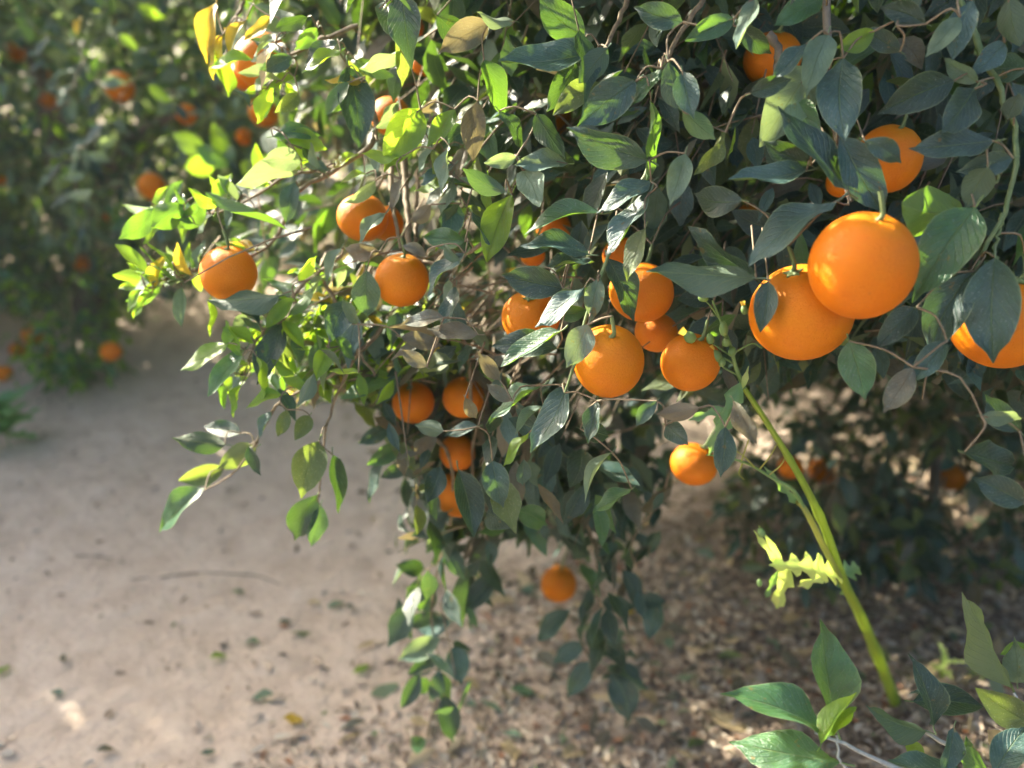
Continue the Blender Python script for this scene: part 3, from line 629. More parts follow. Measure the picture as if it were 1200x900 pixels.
for tok in HL2.split():
    a = tok.split(','); q = list(map(float, a[:5]))
    if q[4] < 1: continue
    hero_bases.append(place_hero(tree, *q, a[5], d=float(a[6])))
n_hero = len(hero_bases)

# only the 300 traced leaves that show largest stay single; the smallest are joined
def join_small(root, keepn):
    ls = [o for o in root.children if o.name.split('.')[0] == "leaf"]; off = Vector(root.location)
    sz = [(o.matrix_basis.col[0].xyz.length * o.matrix_basis.col[1].xyz.length / max(.1, float(proj(np.array(o.matrix_basis.translation + off))[2][0])) ** 2, i) for i, o in enumerate(ls)]
    sz.sort(reverse=True); V, F, U, MI, n = [], [], [], [], 0
    for _, i in sz[keepn:]:
        o = ls[i]; me = o.data; nv, nf = len(me.vertices), len(me.polygons); co = np.empty(nv * 3, np.float32); me.vertices.foreach_get("co", co)
        M = np.array(o.matrix_basis); V.append(co.reshape(-1, 3) @ M[:3, :3].T + M[:3, 3]); T = next(T for T in HI if len(T[0]) == nv); U.append(T[1])
        F.append(T[2] + n); n += nv; MI.append(np.full(nf, LKEY.index(next(k for k, m in LM.items() if m == me.materials[0])))); bpy.data.objects.remove(o)
    if V: obj("small_leaves", mesh("small_leaves", np.concatenate(V), np.concatenate(F), [LM[k] for k in LKEY], np.concatenate(U), np.concatenate(MI)), root, kind="stuff")
join_small(tree, 300)

# crown filled behind the traced leaves
SIL = [(238, -40), (252, 60), (300, 100), (318, 140), (290, 200), (225, 222), (160, 242), (142, 285), (155, 345), (215, 352), (262, 358), (292, 372), (300, 420), (318, 470), (352, 498), (372, 470), (430, 478), (455, 520), (475, 575),
       (458, 640), (448, 740), (462, 850), (500, 890), (560, 876), (566, 780), (584, 700), (592, 640), (628, 630), (640, 655), (625, 740), (655, 815), (700, 800), (720, 850), (765, 830), (770, 740), (785, 700), (765, 640), (790, 570), (800, 520), (850, 480), (905, 470), (1000, 440), (1080, 470), (1210, 475), (1500, 560), (1500, -400), (200, -400)]
def crown_ok(B, dmin=1.0):
    return crown_ok0(B, dmin) & clear_fruit(B)
def crown_ok0(B, dmin=1.0):
    x, y, d = proj(B); inside = inpoly(x, y, SIL)
    infr = (x > -60) & (x < 1230) & (y > -40) & (y < 960) & (d > 0)
    near = (d < dmin) & (x > -300) & (x < 1500) & (y > -300) & (y < 1200)
    return (~infr | inside) & ~near
GAPS = [(925, 668, 1.03, .07), (985, 650, 1.05, .05), (1015, 750, 1.2, .05), (935, 540, .96, .03), (560, 250, .95, .06), (470, 300, 1.0, .08), (420, 230, 1.03, .09), (350, 250, 1.05, .08), (300, 180, 1.1, .07),
        (250, 310, 1.05, .03), (310, 70, 1.2, .11), (664, 432, .84, .04), (875, 35, .77, .03), (790, 215, .82, .04), (1085, 830, .88, .05), (630, 440, .9, .04), (1175, 490, .74, .03), (520, 120, 1.1, .10),
        (700, 240, .86, .05), (600, 370, .97, .05), (400, 380, 1.03, .11), (800, 530, .95, .03), (490, 180, 1.05, .10), (280, 400, 1.04, .08), (650, 520, .88, .03), (905, 150, .76, .02), (1180, 870, .84, .04), (1095, 770, 1.35, .06),
        (760, 95, .9, .03), (440, 430, 1.1, .08), (540, 380, 1.12, .08)]
def sun_gap(B):                                      # openings cut in the leaves along sun rays to light chosen spots
    ok = np.ones(len(B), bool); s = np.array(to_sun)
    for x, y, d, r in GAPS:
        q = B - P(x, y, d); t = q @ s; ok &= ~((t > .11) & (np.linalg.norm(q - t[:, None] * s, axis=1) < r * 1.0 + .02))
    return ok
def kinds(n, w, B=None):
    ks = np.array([LKEY.index(k) for k in w]); p = np.array(list(w.values()), float); return rng.choice(ks, n, p=p / p.sum())
cc, cr = np.array([1.20, 2.05, 1.75]), np.array([1.95, 1.18, 1.25])
sets = []
def clear_fruit(B):                                  # fruit hangs at the outside of the leaves, so nothing from the fill stands before it
    x, y, d = proj(B); ok = np.ones(len(np.atleast_2d(B)), bool)
    for fx, fy, fr, fd in FRUIT: ok &= ~((d < fd + .02) & (np.hypot(x - fx, y - fy) < fr * .5 + 6))
    return ok
def off_fruit(B, A, N, L, W):
    ok = np.ones(len(B), bool); s = norm(np.cross(A, N))
    for c, q in ORB:
        for u, k in ((0, 0), (.5, 0), (1, 0), (.4, .4), (.4, -.4), (.75, 0), (.25, 0)):
            ok &= np.linalg.norm(B + A * (L * u)[:, None] + s * (W * k)[:, None] - c, axis=1) > q + .002
    return ok
def fill(n, nleaf, size, o, dr, w, lim, dmin=1.0, droop=.35):
    k = o[:, 2] > 0.15; o, dr = o[k], dr[k]
    B, A, N, L, W, sp, path = sprays(o, dr, nleaf, size, droop)
    ok = crown_ok(B, dmin) & crown_ok(B + A * L[:, None], dmin) & (B[:, 2] > gh(B[:, 0], B[:, 1]) + 0.06)
    if lim is not None: ok &= lim(B)
    ok &= sun_gap(B) & off_fruit(B, A, N, L, W)
    yy = proj(B)[1]; ok &= rng.random(len(B)) < np.interp(yy, [540, 590, 640, 2000], [1, .38, .14, .14])
    kd = kinds(len(B), w); keep = np.zeros(len(o), bool); keep[np.unique(sp[ok])] = True
    ex, ey, ed = proj(path[2]); keep &= (ey < 560) | (rng.random(len(ey)) < .15); keep &= crown_ok(path[2], dmin) & crown_ok(path[0], dmin * 0.97)
    sets.append((B[ok], A[ok], N[ok], L[ok], W[ok], kd[ok], tuple(q[keep] for q in path)))
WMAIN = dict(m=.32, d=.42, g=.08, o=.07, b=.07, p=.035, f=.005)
o, dr = ellipsoid_pts(2300, cc, cr, 0.40); fill(0, 8, 0.078, o, dr * np.array([1, 1, .6]), WMAIN, None)
# front layer: sampled through the visible silhouette in three depth shells
def shell(n, poly, d0, d1, w, size=0.07, nleaf=7, dmin=1.0, droop=.4):
    bb = np.array(poly); x = rng.uniform(bb[:, 0].min(), bb[:, 0].max(), n * 3); y = rng.uniform(bb[:, 1].min(), bb[:, 1].max(), n * 3)
    k = inpoly(x, y, poly); x, y = x[k][:n], y[k][:n]; d = rng.uniform(d0, d1, len(x))
    o = CC + d[:, None] * (CF + ((x - 600) / FPX)[:, None] * CX - ((y - 450) / FPX)[:, None] * CU)
    fill(0, nleaf, size, o, norm(o - np.array([1.5, 2.4, 1.6])), w, None, dmin, droop)
TOP = [(280, -120), (1300, -120), (1300, 420), (1000, 400), (850, 440), (620, 520), (500, 520), (400, 420), (340, 330), (320, 200), (340, 120)]
shell(420, TOP, 0.96, 1.2, WMAIN, 0.066, 8, .93)
shell(700, TOP, 1.2, 1.8, WMAIN, 0.072, 8)
q_, d_ = ellipsoid_pts(900, (1.35, 2.0, 2.55), (1.8, 1.2, .65), .2); fill(0, 8, .085, q_, d_, WMAIN, None)  # unseen crown top, added to shade the right half
LEFTC = [(250, 160), (420, 110), (560, 140), (640, 260), (560, 420), (430, 450), (330, 430), (270, 330)]
shell(250, LEFTC, 1.03, 1.25, dict(f=.42, g=.16, o=.14, p=.10, y=.07, m=.06, b=.05), 0.046, 8, 1.01, .1)  # bright leaf share puts the left side's sunlight into colour
DRYC = [(400, 300), (620, 280), (640, 500), (560, 540), (430, 500), (380, 400)]
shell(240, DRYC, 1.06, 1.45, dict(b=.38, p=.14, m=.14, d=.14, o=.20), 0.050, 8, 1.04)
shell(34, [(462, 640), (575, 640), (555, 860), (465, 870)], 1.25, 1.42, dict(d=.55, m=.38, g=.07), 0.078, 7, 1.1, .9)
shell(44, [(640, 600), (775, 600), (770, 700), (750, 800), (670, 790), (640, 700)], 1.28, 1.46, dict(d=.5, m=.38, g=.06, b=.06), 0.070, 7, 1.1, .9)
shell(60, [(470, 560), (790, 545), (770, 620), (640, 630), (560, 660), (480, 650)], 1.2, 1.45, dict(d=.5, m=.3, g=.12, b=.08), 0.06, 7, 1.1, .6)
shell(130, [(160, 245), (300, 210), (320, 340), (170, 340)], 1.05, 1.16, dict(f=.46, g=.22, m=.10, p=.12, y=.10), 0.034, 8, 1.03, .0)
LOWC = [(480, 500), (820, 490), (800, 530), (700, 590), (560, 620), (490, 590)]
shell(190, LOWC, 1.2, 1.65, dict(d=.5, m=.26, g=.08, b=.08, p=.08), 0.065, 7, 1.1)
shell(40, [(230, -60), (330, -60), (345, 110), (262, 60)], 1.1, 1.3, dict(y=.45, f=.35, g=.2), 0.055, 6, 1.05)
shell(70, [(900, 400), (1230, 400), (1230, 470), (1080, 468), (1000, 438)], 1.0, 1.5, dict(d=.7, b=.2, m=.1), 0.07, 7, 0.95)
shell(190, [(430, -480), (1150, -480), (1150, -65), (430, -65)], .74, 1.25, dict(m=.4, d=.5, g=.1), 0.078, 8, .70)  # unseen overhang added above the frame to shade the right front
B, A, N, L, W, K = [np.concatenate([s[i] for s in sets]) for i in range(6)]
paths = tuple(np.concatenate([s[6][i] for s in sets]) for i in range(3))
# the leaves that show largest become parts, the rest one mass
x, y, d = proj(B + A * L[:, None] * 0.5); vis = (x > -10) & (x < 1210) & (y > -10) & (y < 910)
score = np.where(vis, L / np.maximum(d, .1), 0); order = np.argsort(-score); n_ind = max(0, 298 - n_hero)
for i in order[:n_ind]: leaf_obj(tree, B[i], A[i], N[i], L[i], W[i], LKEY[K[i]], "mid")
rest = order[n_ind:]; big = rest[vis[rest]]; small = rest[~vis[rest]]
f1 = leaves_mesh("foliage", B[big], A[big], N[big], L[big], W[big], K[big], MID); adopt(obj("foliage", f1, kind="stuff"), tree)
f2 = leaves_mesh("foliage", B[small], A[small], N[small], L[small], W[small], K[small], LOW); adopt(obj("foliage", f2, kind="stuff"), tree)
adopt(obj("small_twigs", twig_mesh("small_twigs", paths, np.ones(len(paths[0]), bool), M_TWIG), kind="stuff"), tree)
# twigs that join the traced leaves
nodes = [np.asarray(a) for a in anchors]; con = [True] * len(nodes); nodes += [b for b in hero_bases]; con += [False] * len(hero_bases); nodes += STALKS; con += [False] * len(STALKS)
NN = np.array(nodes); con = np.array(con); segs = []
while (~con).any():
    ci, ui = np.where(con)[0], np.where(~con)[0]; D = np.linalg.norm(NN[ui][:, None] - NN[ci][None], axis=-1)
    k = np.unravel_index(np.argmin(D), D.shape); u, c = ui[k[0]], ci[k[1]]
    if D[k] < 0.10: a, b = NN[c], NN[u]
    else:
        b = NN[u]; a = b + np.array([0.05, 0.09, 0.05]) + rng.normal(0, .01, 3)
    mid = 0.5 * (a + b) + rng.normal(0, 0.004, 3) + np.array([0, 0, 0.006])
    _mx, _my, _md = proj(np.stack([a, mid, b, .5 * (a + mid), .5 * (mid + b)]))
    if any(((_md < f[3] + .02) & (np.hypot(_mx - f[0], _my - f[1]) < f[2] * .5)).any() for f in FRUIT):
        a = b + np.array([.02, .10, .03]); mid = .5 * (a + b); _mx, _my, _md = proj(np.stack([a, mid]))
        if any(((_md < f[3] + .06) & (np.hypot(_mx - f[0], _my - f[1]) < f[2] * .5)).any() for f in FRUIT): con[u] = True; continue
    segs.append(tube(smooth_path([a, mid, b], 6), np.linspace(.0013, .0009, 6)[:len(smooth_path([a, mid, b], 6))], 5)); con[u] = True
V, F = join(segs); adopt(obj("leaf_twigs", mesh("leaf_twigs", V, F, M_TWIG), kind="stuff"), tree)
# trunk and limbs
tr = np.array(TR); top = tr + np.array([-0.05, 0.03, 0.62])
branch_part(tree, [tr, tr + np.array([0.02, 0, .3]), top], .12, .095, M_BARK, 12, "trunk", 10, .01)
for e, r in (((1.2, 1.5, 1.5), .06), ((0.6, 1.35, 1.75), .055), ((1.7, 1.3, 1.35), .05), ((2.6, 1.5, 1.8), .05), ((1.6, 2.5, 1.9), .06), ((2.6, 2.6, 1.8), .05), ((0.5, 1.7, 1.45), .045), ((1.9, 1.9, 2.4), .06), ((-0.1, 1.25, 1.35), .03), ((0.9, 1.3, 2.1), .04)):
    e = np.array(e); m = 0.5 * (top + e) + np.array([0, 0, .18]) + rng.normal(0, .05, 3); branch_part(tree, [top - np.array([0, 0, .05]), m, e], r, r * .22, M_BARK, 8, "branch", 16, .02)
    for q in range(6):
        t = rng.uniform(.35, .95); s = (1 - t) * m + t * e; e2 = s + norm(rng.normal(size=3)) * rng.uniform(.2, .4)
        if crown_ok(e2[None], 1.3)[0] and crown_ok((s[None] + e2[None]) / 2, 1.3)[0]: branch_part(tree, [s, (s + e2) / 2 + rng.normal(0, .03, 3), e2], r * .3, .004, M_TWIG, 6, "branch", 8, .01)

# ------------------------------------------------------------------ trees behind
def far_tree(x, y, label, blobs, w, nspray=900, size=0.075, individual=300, guard=None, trunk_h=0.5):
    base = Vector((x, y, float(gh(x, y)) - .02)); root = empty("orange_tree", base, label, "orange tree", "orange trees of the orchard")
    bs = np.array(base); top = bs + np.array([R.uniform(-.05, .05), 0, trunk_h])
    branch_part(root, [bs, (bs + top) / 2 + rng.normal(0, .02, 3), top], .10, .08, M_BARK, 10, "trunk", 8, .01)
    o, dr = [], []; tot = sum(b[3] * b[4] * b[5] for b in blobs) 
    for b in blobs:
        n = int(nspray * b[3] * b[4] * b[5] / tot); q, dd = ellipsoid_pts(n, b[:3], b[3:6], 0.6); o.append(q); dr.append(dd)
        e = np.array(b[:3]); m = .5 * (top + e) + np.array([0, 0, .1]); branch_part(root, [top - np.array([0, 0, .04]), m, e], .05, .012, M_BARK, 7, "branch", 12, .02)
    o = np.concatenate(o); dr = np.concatenate(dr); k = o[:, 2] > gh(o[:, 0], o[:, 1]) + .12; o, dr = o[k], dr[k]
    B, A, N, L, W, sp, path = sprays(o, dr, 9, size); K = kinds(len(B), w); ok = (B[:, 2] > gh(B[:, 0], B[:, 1]) + .05) & sun_gap(B)
    _x, _y, _d = proj(B)
    for fx, fy, fr, fd in FARF: ok &= ~((_d < fd + .03) & (_d > 0) & (np.hypot(_x - fx, _y - fy) < fr * .5 + 5))
    keep = np.ones(len(o), bool)
    if guard is not None: g = guard(B); ok &= g; keep &= guard(path[0]) & guard(path[2])
    B, A, N, L, W, K = [q[ok] for q in (B, A, N, L, W, K)]
    px, py, d = proj(B + A * L[:, None] * .5); vis = (px > -5) & (px < 1205) & (py > -5) & (py < 905) & (d > 0)
    # leaves on the camera's side of the crown come first
    score = np.where(vis, L / np.maximum(d, .1) ** 3, 0); order = np.argsort(-score); ni = min(individual, int(vis.sum()))
    for i in order[:ni]: leaf_obj(root, B[i], A[i], N[i], L[i], W[i], LKEY[K[i]], "mid")
    r = order[ni:]; adopt(obj("foliage", leaves_mesh("foliage", B[r], A[r], N[r], L[r], W[r], K[r], LOW), kind="stuff"), root)
    adopt(obj("small_twigs", twig_mesh("small_twigs", path, keep, M_TWIG, .003, .001), kind="stuff"), root)
    return root
def pb(px, py, d, rx, ry, rz): return (*P(px, py, d), rx, ry, rz)
WF = dict(m=.28, d=.06, g=.10, p=.46, o=.05, f=.05); WD = dict(d=.62, m=.16, b=.12, o=.10)  # WF pale for veiled far light, WD dark for shade, both as leaf colour
def side_guard(B):
    x, y, d = proj(B); return ~((x > 330) & (y > 380) & (y < 900) & (x < 900) & (d > 0))
t6 = far_tree(-2.15, 3.75, "leafy orange tree across the path at upper left, its near branch hung with sharper oranges",
         [(-2.0, 3.7, 1.2, 1.0, .85, 1.0), pb(230, 120, 2.65, .55, .4, .42), pb(330, 60, 2.8, .6, .4, .5), pb(150, 150, 2.9, .5, .4, .45), (-2.0, 3.6, 2.2, .9, .8, .8)], WF, 2100, .075, 286,
         lambda B: ~((proj(B)[0] > 120) & (proj(B)[1] > 400)) & side_guard(B))
for a in "240,178,200,155,24,f 252,190,216,196,26,f 262,188,252,140,20,f 268,196,228,170,22,g 285,205,293,185,18,f 275,190,262,160,16,g 200,120,172,100,14,f 160,60,140,40,12,f 95,20,90,42,7,y 160,5,190,20,14,f 108,225,78,232,12,p 100,205,75,210,10,p 130,190,100,180,12,p 115,170,140,160,12,p".split():
    q = a.split(','); place_hero(t6, *map(float, q[:5]), q[5], d=2.0)  # bright kinds stand for sunlit leaves, the light put into colour
far_tree(-3.5, 4.3, "pale blurred orange tree at the left edge reaching down to the ground", [(-3.3, 4.2, 1.1, 1.05, .9, 1.0), (-3.4, 4.2, 2.1, .9, .8, .8), (-2.7, 4.0, .75, .6, .5, .6)], WF, 2200, .08)
far_tree(-1.1, 5.3, "orange tree behind the end of the sandy path, mostly hidden by the near crown", [(-1.1, 5.2, 1.2, 1.2, .9, 1.1), (-1.0, 5.2, 2.2, 1.0, .8, .8)], WF, 1100, .085, 200)
far_tree(0.9, 5.0, "far row orange tree seen only through gaps in the middle of the near crown", [(0.9, 5.0, 1.3, 1.2, .9, 1.1), (0.9, 5.0, 2.2, 1.0, .8, .8)], WD, 1000, .085, 150)
far_tree(2.0, 3.35, "dark shaded orange tree low at the right behind the weed", [(1.75, 3.0, 1.0, 1.0, .65, .75), (2.1, 3.2, 1.8, 1.1, .8, .9), pb(1090, 545, 2.15, .48, .30, .33), pb(960, 530, 2.3, .30, .28, .34), pb(1050, 470, 2.0, .5, .3, .3), pb(1080, 640, 2.0, .32, .2, .16)], WD, 3000, .07, 300,
         lambda B: ~((proj(B)[0] < 850) & (proj(B)[1] > 430)) & ~((proj(B)[1] > 685) & (proj(B)[2] < 9)))
far_tree(3.6, 4.6, "far right orange tree mostly behind the dark shaded one", [(3.5, 4.5, 1.3, 1.2, .9, 1.2)], WD, 700, .085, 80)
far_tree(-4.0, 3.15, "added orange tree unseen just outside the left edge, shading the path", [(-3.9, 3.2, 1.0, 1.0, .9, .9), (-3.8, 3.2, 1.9, .85, .8, .65), (-4.05, 3.75, 2.15, .7, .6, .5)], WF, 3000, .085, 0)  # added out of view, blobs placed to block sun patches on the path
far_tree(-5.6, 5.2, "hazy orange tree farther along the row beyond the left edge tree", [(-5.6, 5.2, 1.3, 1.2, 1.0, 1.3), (-5.6, 5.2, 2.3, .9, .8, .8)], WF, 800, .09, 60)
far_tree(-2.9, 7.4, "hazy orange tree in the second row over the left edge tree", [(-2.9, 7.4, 1.5, 1.6, 1.2, 1.5)], WF, 800, .1, 60)
far_tree(0.4, 7.6, "hazy orange tree in the second row at the middle", [(0.4, 7.6, 1.5, 1.6, 1.2, 1.5)], WF, 700, .1, 40)
OUTSIDE = {(-4.9, 2.6): "nearest beyond the left edge beside the sandy path", (-6.4, 3.4): "in the outer corner beyond the left edge", (-4.7, 1.2): "level with the lone fallen leaf on the path", (-3.6, -2.6): "added unseen behind the viewer at the left",
           (-1.2, -3.0): "added unseen behind the viewer in the middle", (3.6, -2.6): "added unseen behind the viewer at the right", (4.6, 0.6): "beyond the right edge past the near crown"}
for (x, y) in ((-4.9, 2.6), (-6.4, 3.4), (-4.7, 1.2), (-3.6, -2.6), (-1.2, -3.0), (3.6, -2.6), (4.6, 0.6)):
    far_tree(x, y, "orange tree outside the picture, " + OUTSIDE[(x, y)], [(x, y, 1.3, 1.15, 1.0, 1.2), (x, y, 2.2, .9, .8, .8)], WF, 2000 if x < -4 else 900, .1, 0)  # left trees thickened to block sun; those behind added to cut sky fill

# ------------------------------------------------------------------ weeds and shoots
def lobed_leaf(base, tip, w, mat, root, nrm=None, seed=0, lobes=5, curl=.15, px=True, arch=0.0):
    """jagged thistle-like leaf with its own midrib fold"""
    r = random.Random(seed); B, T = np.array(base), np.array(tip); A = T - B; L = np.linalg.norm(A); A = A / L
    n = norm(CC - B) if nrm is None else norm(nrm); s = norm(np.cross(A, n)); n = np.cross(s, A); V, F = [], []; m = lobes * 4
    for i in range(m + 1):
        t = i / m; env = (math.sin(math.pi * min(1, t ** .8)) ** .6 + .06) * (1 - .25 * t); lob = [0.35, .75, 1.0, .5][i % 4] * (1 + r.uniform(-.12, .12))
        ww = w * env * lob * .5 if i < m else 0.0005; back = (-.02 if i % 4 == 2 else 0) * L
        c = B + A * (t * L) - n * (curl * L * t * t) + n * arch * L * math.sin(math.pi * t)
        V += [c - s * ww - A * back + n * ww * .35, c - s * ww * .35 + n * ww * .05, c, c + s * ww * .35 + n * ww * .05, c + s * ww - A * back + n * ww * .35]
    for i in range(m):
        for j in range(4): F.append((i * 5 + j, i * 5 + j + 1, (i + 1) * 5 + j + 1, (i + 1) * 5 + j))
    return adopt(obj("leaf", mesh("leaf", np.array(V), np.array(F), mat)), root)
wb = G(1052, 826); dw = float(proj(wb)[2][0])
weed = empty("sow_thistle", wb, "tall flowering weed with a thick bright green stem leaning left out of the mulch", "weed")
def D_w(y): return float(np.interp(y, [380, 450, 560, 680, 826], [.88, .90, .98, 1.08, dw]))
stem_px = [(1052, 830), (1035, 785), (1010, 725), (988, 680), (965, 615), (938, 560), (905, 505), (872, 455)]
sp_ = smooth_path([P(x, y, D_w(y)) for x, y in stem_px], 40); dd = proj(sp_)[2]
V, F = tube(sp_, np.interp(np.linspace(0, 1, len(sp_)), [0, .35, .7, 1], [6.6, 5.8, 4.3, 3.1]) * dd / FPX, 12)
# shallow ribs along the stem
ns = 12; off = (np.arange(len(V)) % ns % 2) * 0.13 - np.repeat(sum(0.28 * np.exp(-((np.linspace(0, 1, len(sp_)) - c) / .012) ** 2) for c in (.2, .43, .62, .8)), ns); ctr = np.repeat(sp_, ns, axis=0); V = ctr + (V - ctr) * (1 - off)[:, None]
adopt(obj("stem", mesh("stem", V, F, M_STEM)), weed)
def wtube(pts, r0, r1, mat, name):
    p = smooth_path([P(x, y, D_w(y) + dz) for x, y, dz in pts], 16); V, F = tube(p, np.linspace(r0, r1, len(p)), 7); return adopt(obj(name, mesh(name, V, F, mat)), weed)
wtube([(872, 455, 0), (862, 430, 0), (856, 405, -.005), (846, 380, -.005), (835, 352, 0)], .0030, .0012, M_BUD, "branch")
wtube([(984, 676, -.01), (965, 640, -.015), (945, 600, -.01), (935, 588, -.01)], .0048, .0034, M_STEM2, "branch")
wtube([(945, 602, -.01), (930, 575, -.01), (905, 560, 0), (880, 545, 0), (852, 536, 0), (828, 533, 0)], .0030, .0010, M_BUD, "branch")
for q in ([(885, 548, 0), (872, 535, -.01), (862, 528, -.01)], [(890, 550, 0), (902, 535, -.01), (912, 518, -.01)], [(868, 542, 0), (874, 525, 0), (880, 508, 0)], [(900, 558, 0), (915, 545, 0), (922, 532, 0)], [(870, 543, 0), (866, 555, 0), (872, 562, 0)]):
    wtube(q, .0012, .0006, M_STEM2, "tendril")
def bud(px, py, w, h, ang, tip=False, dz=-.01):
    d = D_w(py) + dz; c = P(px, py, d); s = d / FPX; th = np.linspace(0, math.pi, 7); V, F = [], []; m = 9
    ax = norm(math.sin(ang) * CX + math.cos(ang) * CU); a = norm(np.cross(ax, CF)); b = np.cross(ax, a)
    for i, q in enumerate(th):
        rr = w * .5 * s * (math.sin(q) * (1.15 - .3 * (1 - math.cos(q)) / 2) + .12) * (1 if i % 2 else .96); hh = -math.cos(q) * h * .5 * s
        for k in range(m): V.append(c + ax * hh + rr * (math.cos(k * 2 * math.pi / m) * a + math.sin(k * 2 * math.pi / m) * b) * (1.05 if k % 2 else .95))
    for i in range(len(th) - 1):
        for k in range(m): F.append((i * m + k, i * m + (k + 1) % m, (i + 1) * m + (k + 1) % m, (i + 1) * m + k))
    adopt(obj("bud", mesh("bud", np.array(V), np.array(F), M_BUD)), weed)
    if tip:
        tv, tf = tube([c + ax * h * .40 * s, c + ax * h * .62 * s, c + ax * h * .85 * s], [w * .30 * s, w * .34 * s, w * .42 * s], 9); adopt(obj("petals", mesh("petals", tv, tf, M_PETAL)), weed)
for q in ((848, 385, 10, 18, -.1, False), (832, 397, 9, 13, -.2, False), (851, 401, 10, 11, .2, False), (838, 417, 14, 16, -.6, True), (845, 423, 10, 14, -.3, False), (824, 349, 12, 10, .2, False), (808, 395, 13, 16, -.9, True), (872, 363, 8, 12, -.2, True), (858, 412, 9, 12, .3, False)): bud(*q)
for q in ([(857, 405, 0), (850, 396, -.01), (848, 388, -.01)], [(858, 418, 0), (846, 410, -.01), (834, 402, -.01)], [(858, 425, 0), (835, 412, -.01), (812, 400, -.01)], [(842, 372, 0), (832, 358, -.01), (826, 352, -.01)], [(866, 440, 0), (850, 432, 0), (843, 425, -.01)], [(858, 415, 0), (880, 403, 0), (893, 408, 0)]):
    wtube(q, .0012, .0008, M_BUD, "flower_stalk")
Pw = lambda x, y, dz=0: P(x, y, D_w(y) + dz)
lobed_leaf(Pw(868, 448, -.01), Pw(828, 540, -.03), .030, M_WLEAF, weed, seed=3, lobes=3)
lobed_leaf(Pw(848, 478, -.02), Pw(808, 492, -.03), .016, M_WLEAF, weed, seed=4, lobes=2)
lobed_leaf(Pw(866, 455, -.012), Pw(838, 500, -.03), .018, M_WLEAF, weed, seed=14, lobes=2)
lobed_leaf(Pw(870, 456, -.01), Pw(877, 430, -.01), .008, M_WLEAFL, weed, seed=5, lobes=1)
lobed_leaf(Pw(986, 676, -.01), Pw(896, 664, -.06), .046, M_WLEAFL, weed, nrm=(0.2, -.55, .8), seed=6, lobes=6, curl=-.05, arch=.10)
lobed_leaf(Pw(925, 660, -.04), Pw(905, 724, -.07), .034, M_WLEAFL, weed, nrm=(-.5, -.8, .3), seed=7, lobes=2, curl=.1)
lobed_leaf(Pw(968, 672, -.03), Pw(935, 690, -.05), .022, M_WLEAFL, weed, nrm=(-.2, -.9, .2), seed=8, lobes=2)
lobed_leaf(Pw(912, 662, -.05), Pw(888, 628, -.06), .012, M_WLEAFL, weed, seed=9, lobes=2)
lobed_leaf(Pw(918, 660, -.05), Pw(893, 622, -.05), .010, M_WLEAFL, weed, seed=19, lobes=1)
lobed_leaf(Pw(912, 668, -.05), Pw(891, 715, -.05), .012, M_WLEAF, weed, seed=10, lobes=2)
lobed_leaf(Pw(988, 672, .01), Pw(1012, 662, .03), .034, M_WLEAF, weed, nrm=(0, -.6, .8), seed=11, lobes=2, curl=.3)
lobed_leaf(Pw(988, 676, -.012), Pw(990, 712, -.015), .018, M_WLEAF, weed, seed=12, lobes=2)
bud(892, 624, 9, 12, -.3, False, -.05); bud(890, 683, 6, 9, 0, False, -.05)
lobed_leaf(Pw(935, 590, 0), Pw(900, 552, 0), .016, M_WLEAF, weed, seed=13, lobes=3)

def shoot(root_px, label, stems, leaves, name="citrus_shoot", mat=M_GREYTWIG):
    c0 = np.array(stems[0][0][0]); gx = np.array([c0[0], c0[1], float(gh(c0[0], c0[1])) - .01])
    root = empty(name, gx, label, "citrus shoot")
    for pts, r0, r1 in stems: branch_part(root, pts, r0, r1, mat, 7, "twig", 18, .003)
    for bx, by, tx, ty, w, k, d in leaves: place_hero(root, bx, by, tx, ty, w, k, d, .008)
    return root
def foot(px, py, d): q = P(px, py, d); return np.array([q[0] + .05, q[1] + .12, float(gh(q[0] + .05, q[1] + .12)) - .01])
q = P(1150, 930, .80)
shoot(None, "low citrus shoot of large glossy leaves on a thin grey twig at the bottom edge",
      [([foot(1200, 1000, .9), P(1190, 960, .85), P(1100, 918, .79), P(1040, 896, .77), P(990, 872, .76), P(955, 858, .76)], .0040, .0016),
       ([P(1000, 905, .77), P(985, 893, .76), P(980, 862, .76)], .0018, .0012)],
      [(963, 855, 860, 797, 36, 'g', .76), (985, 893, 868, 848, 42, 'g', .76), (980, 850, 957, 724, 44, 'g', .78), (962, 872, 986, 802, 20, 'f', .75), (972, 862, 1000, 826, 16, 'f', .75)])
shoot(None, "low citrus shoot crowding the bottom right corner with dusty dark speckled leaves",
      [([foot(1190, 980, .95), P(1180, 940, .88), P(1145, 900, .85), (P(1110, 872, .84)), P(1085, 857, .84)], .0050, .002),
       ([P(1230, 900, .86), P(1205, 850, .86), P(1188, 812, .87)], .003, .0016), ([foot(1230, 980, .95), P(1240, 940, .88), P(1230, 900, .86)], .004, .003)],
      [(1085, 857, 1005, 837, 28, 'm', .84), (1094, 850, 1083, 772, 24, 'd', .82), (1070, 822, 1152, 828, 36, 'd', .88), (1186, 806, 1133, 693, 28, 'o', .87), (1205, 845, 1143, 806, 38, 'o', .85), (1192, 800, 1190, 752, 30, 'p', .9),
       (1165, 905, 1205, 848, 36, 'm', .80), (1188, 876, 1155, 854, 24, 't', .86), (1060, 866, 1080, 892, 18, 'f', .84), (1130, 910, 1040, 890, 26, 'm', .80), (1118, 852, 1105, 912, 22, 'm', .80), (1128, 820, 1070, 800, 12, 'd', .92), (1175, 815, 1172, 840, 12, 't', .86), (1160, 906, 1120, 880, 30, 'g', .82), (1210, 760, 1175, 765, 16, 'f', .95), (1140, 905, 1132, 862, 18, 'g', .84)])

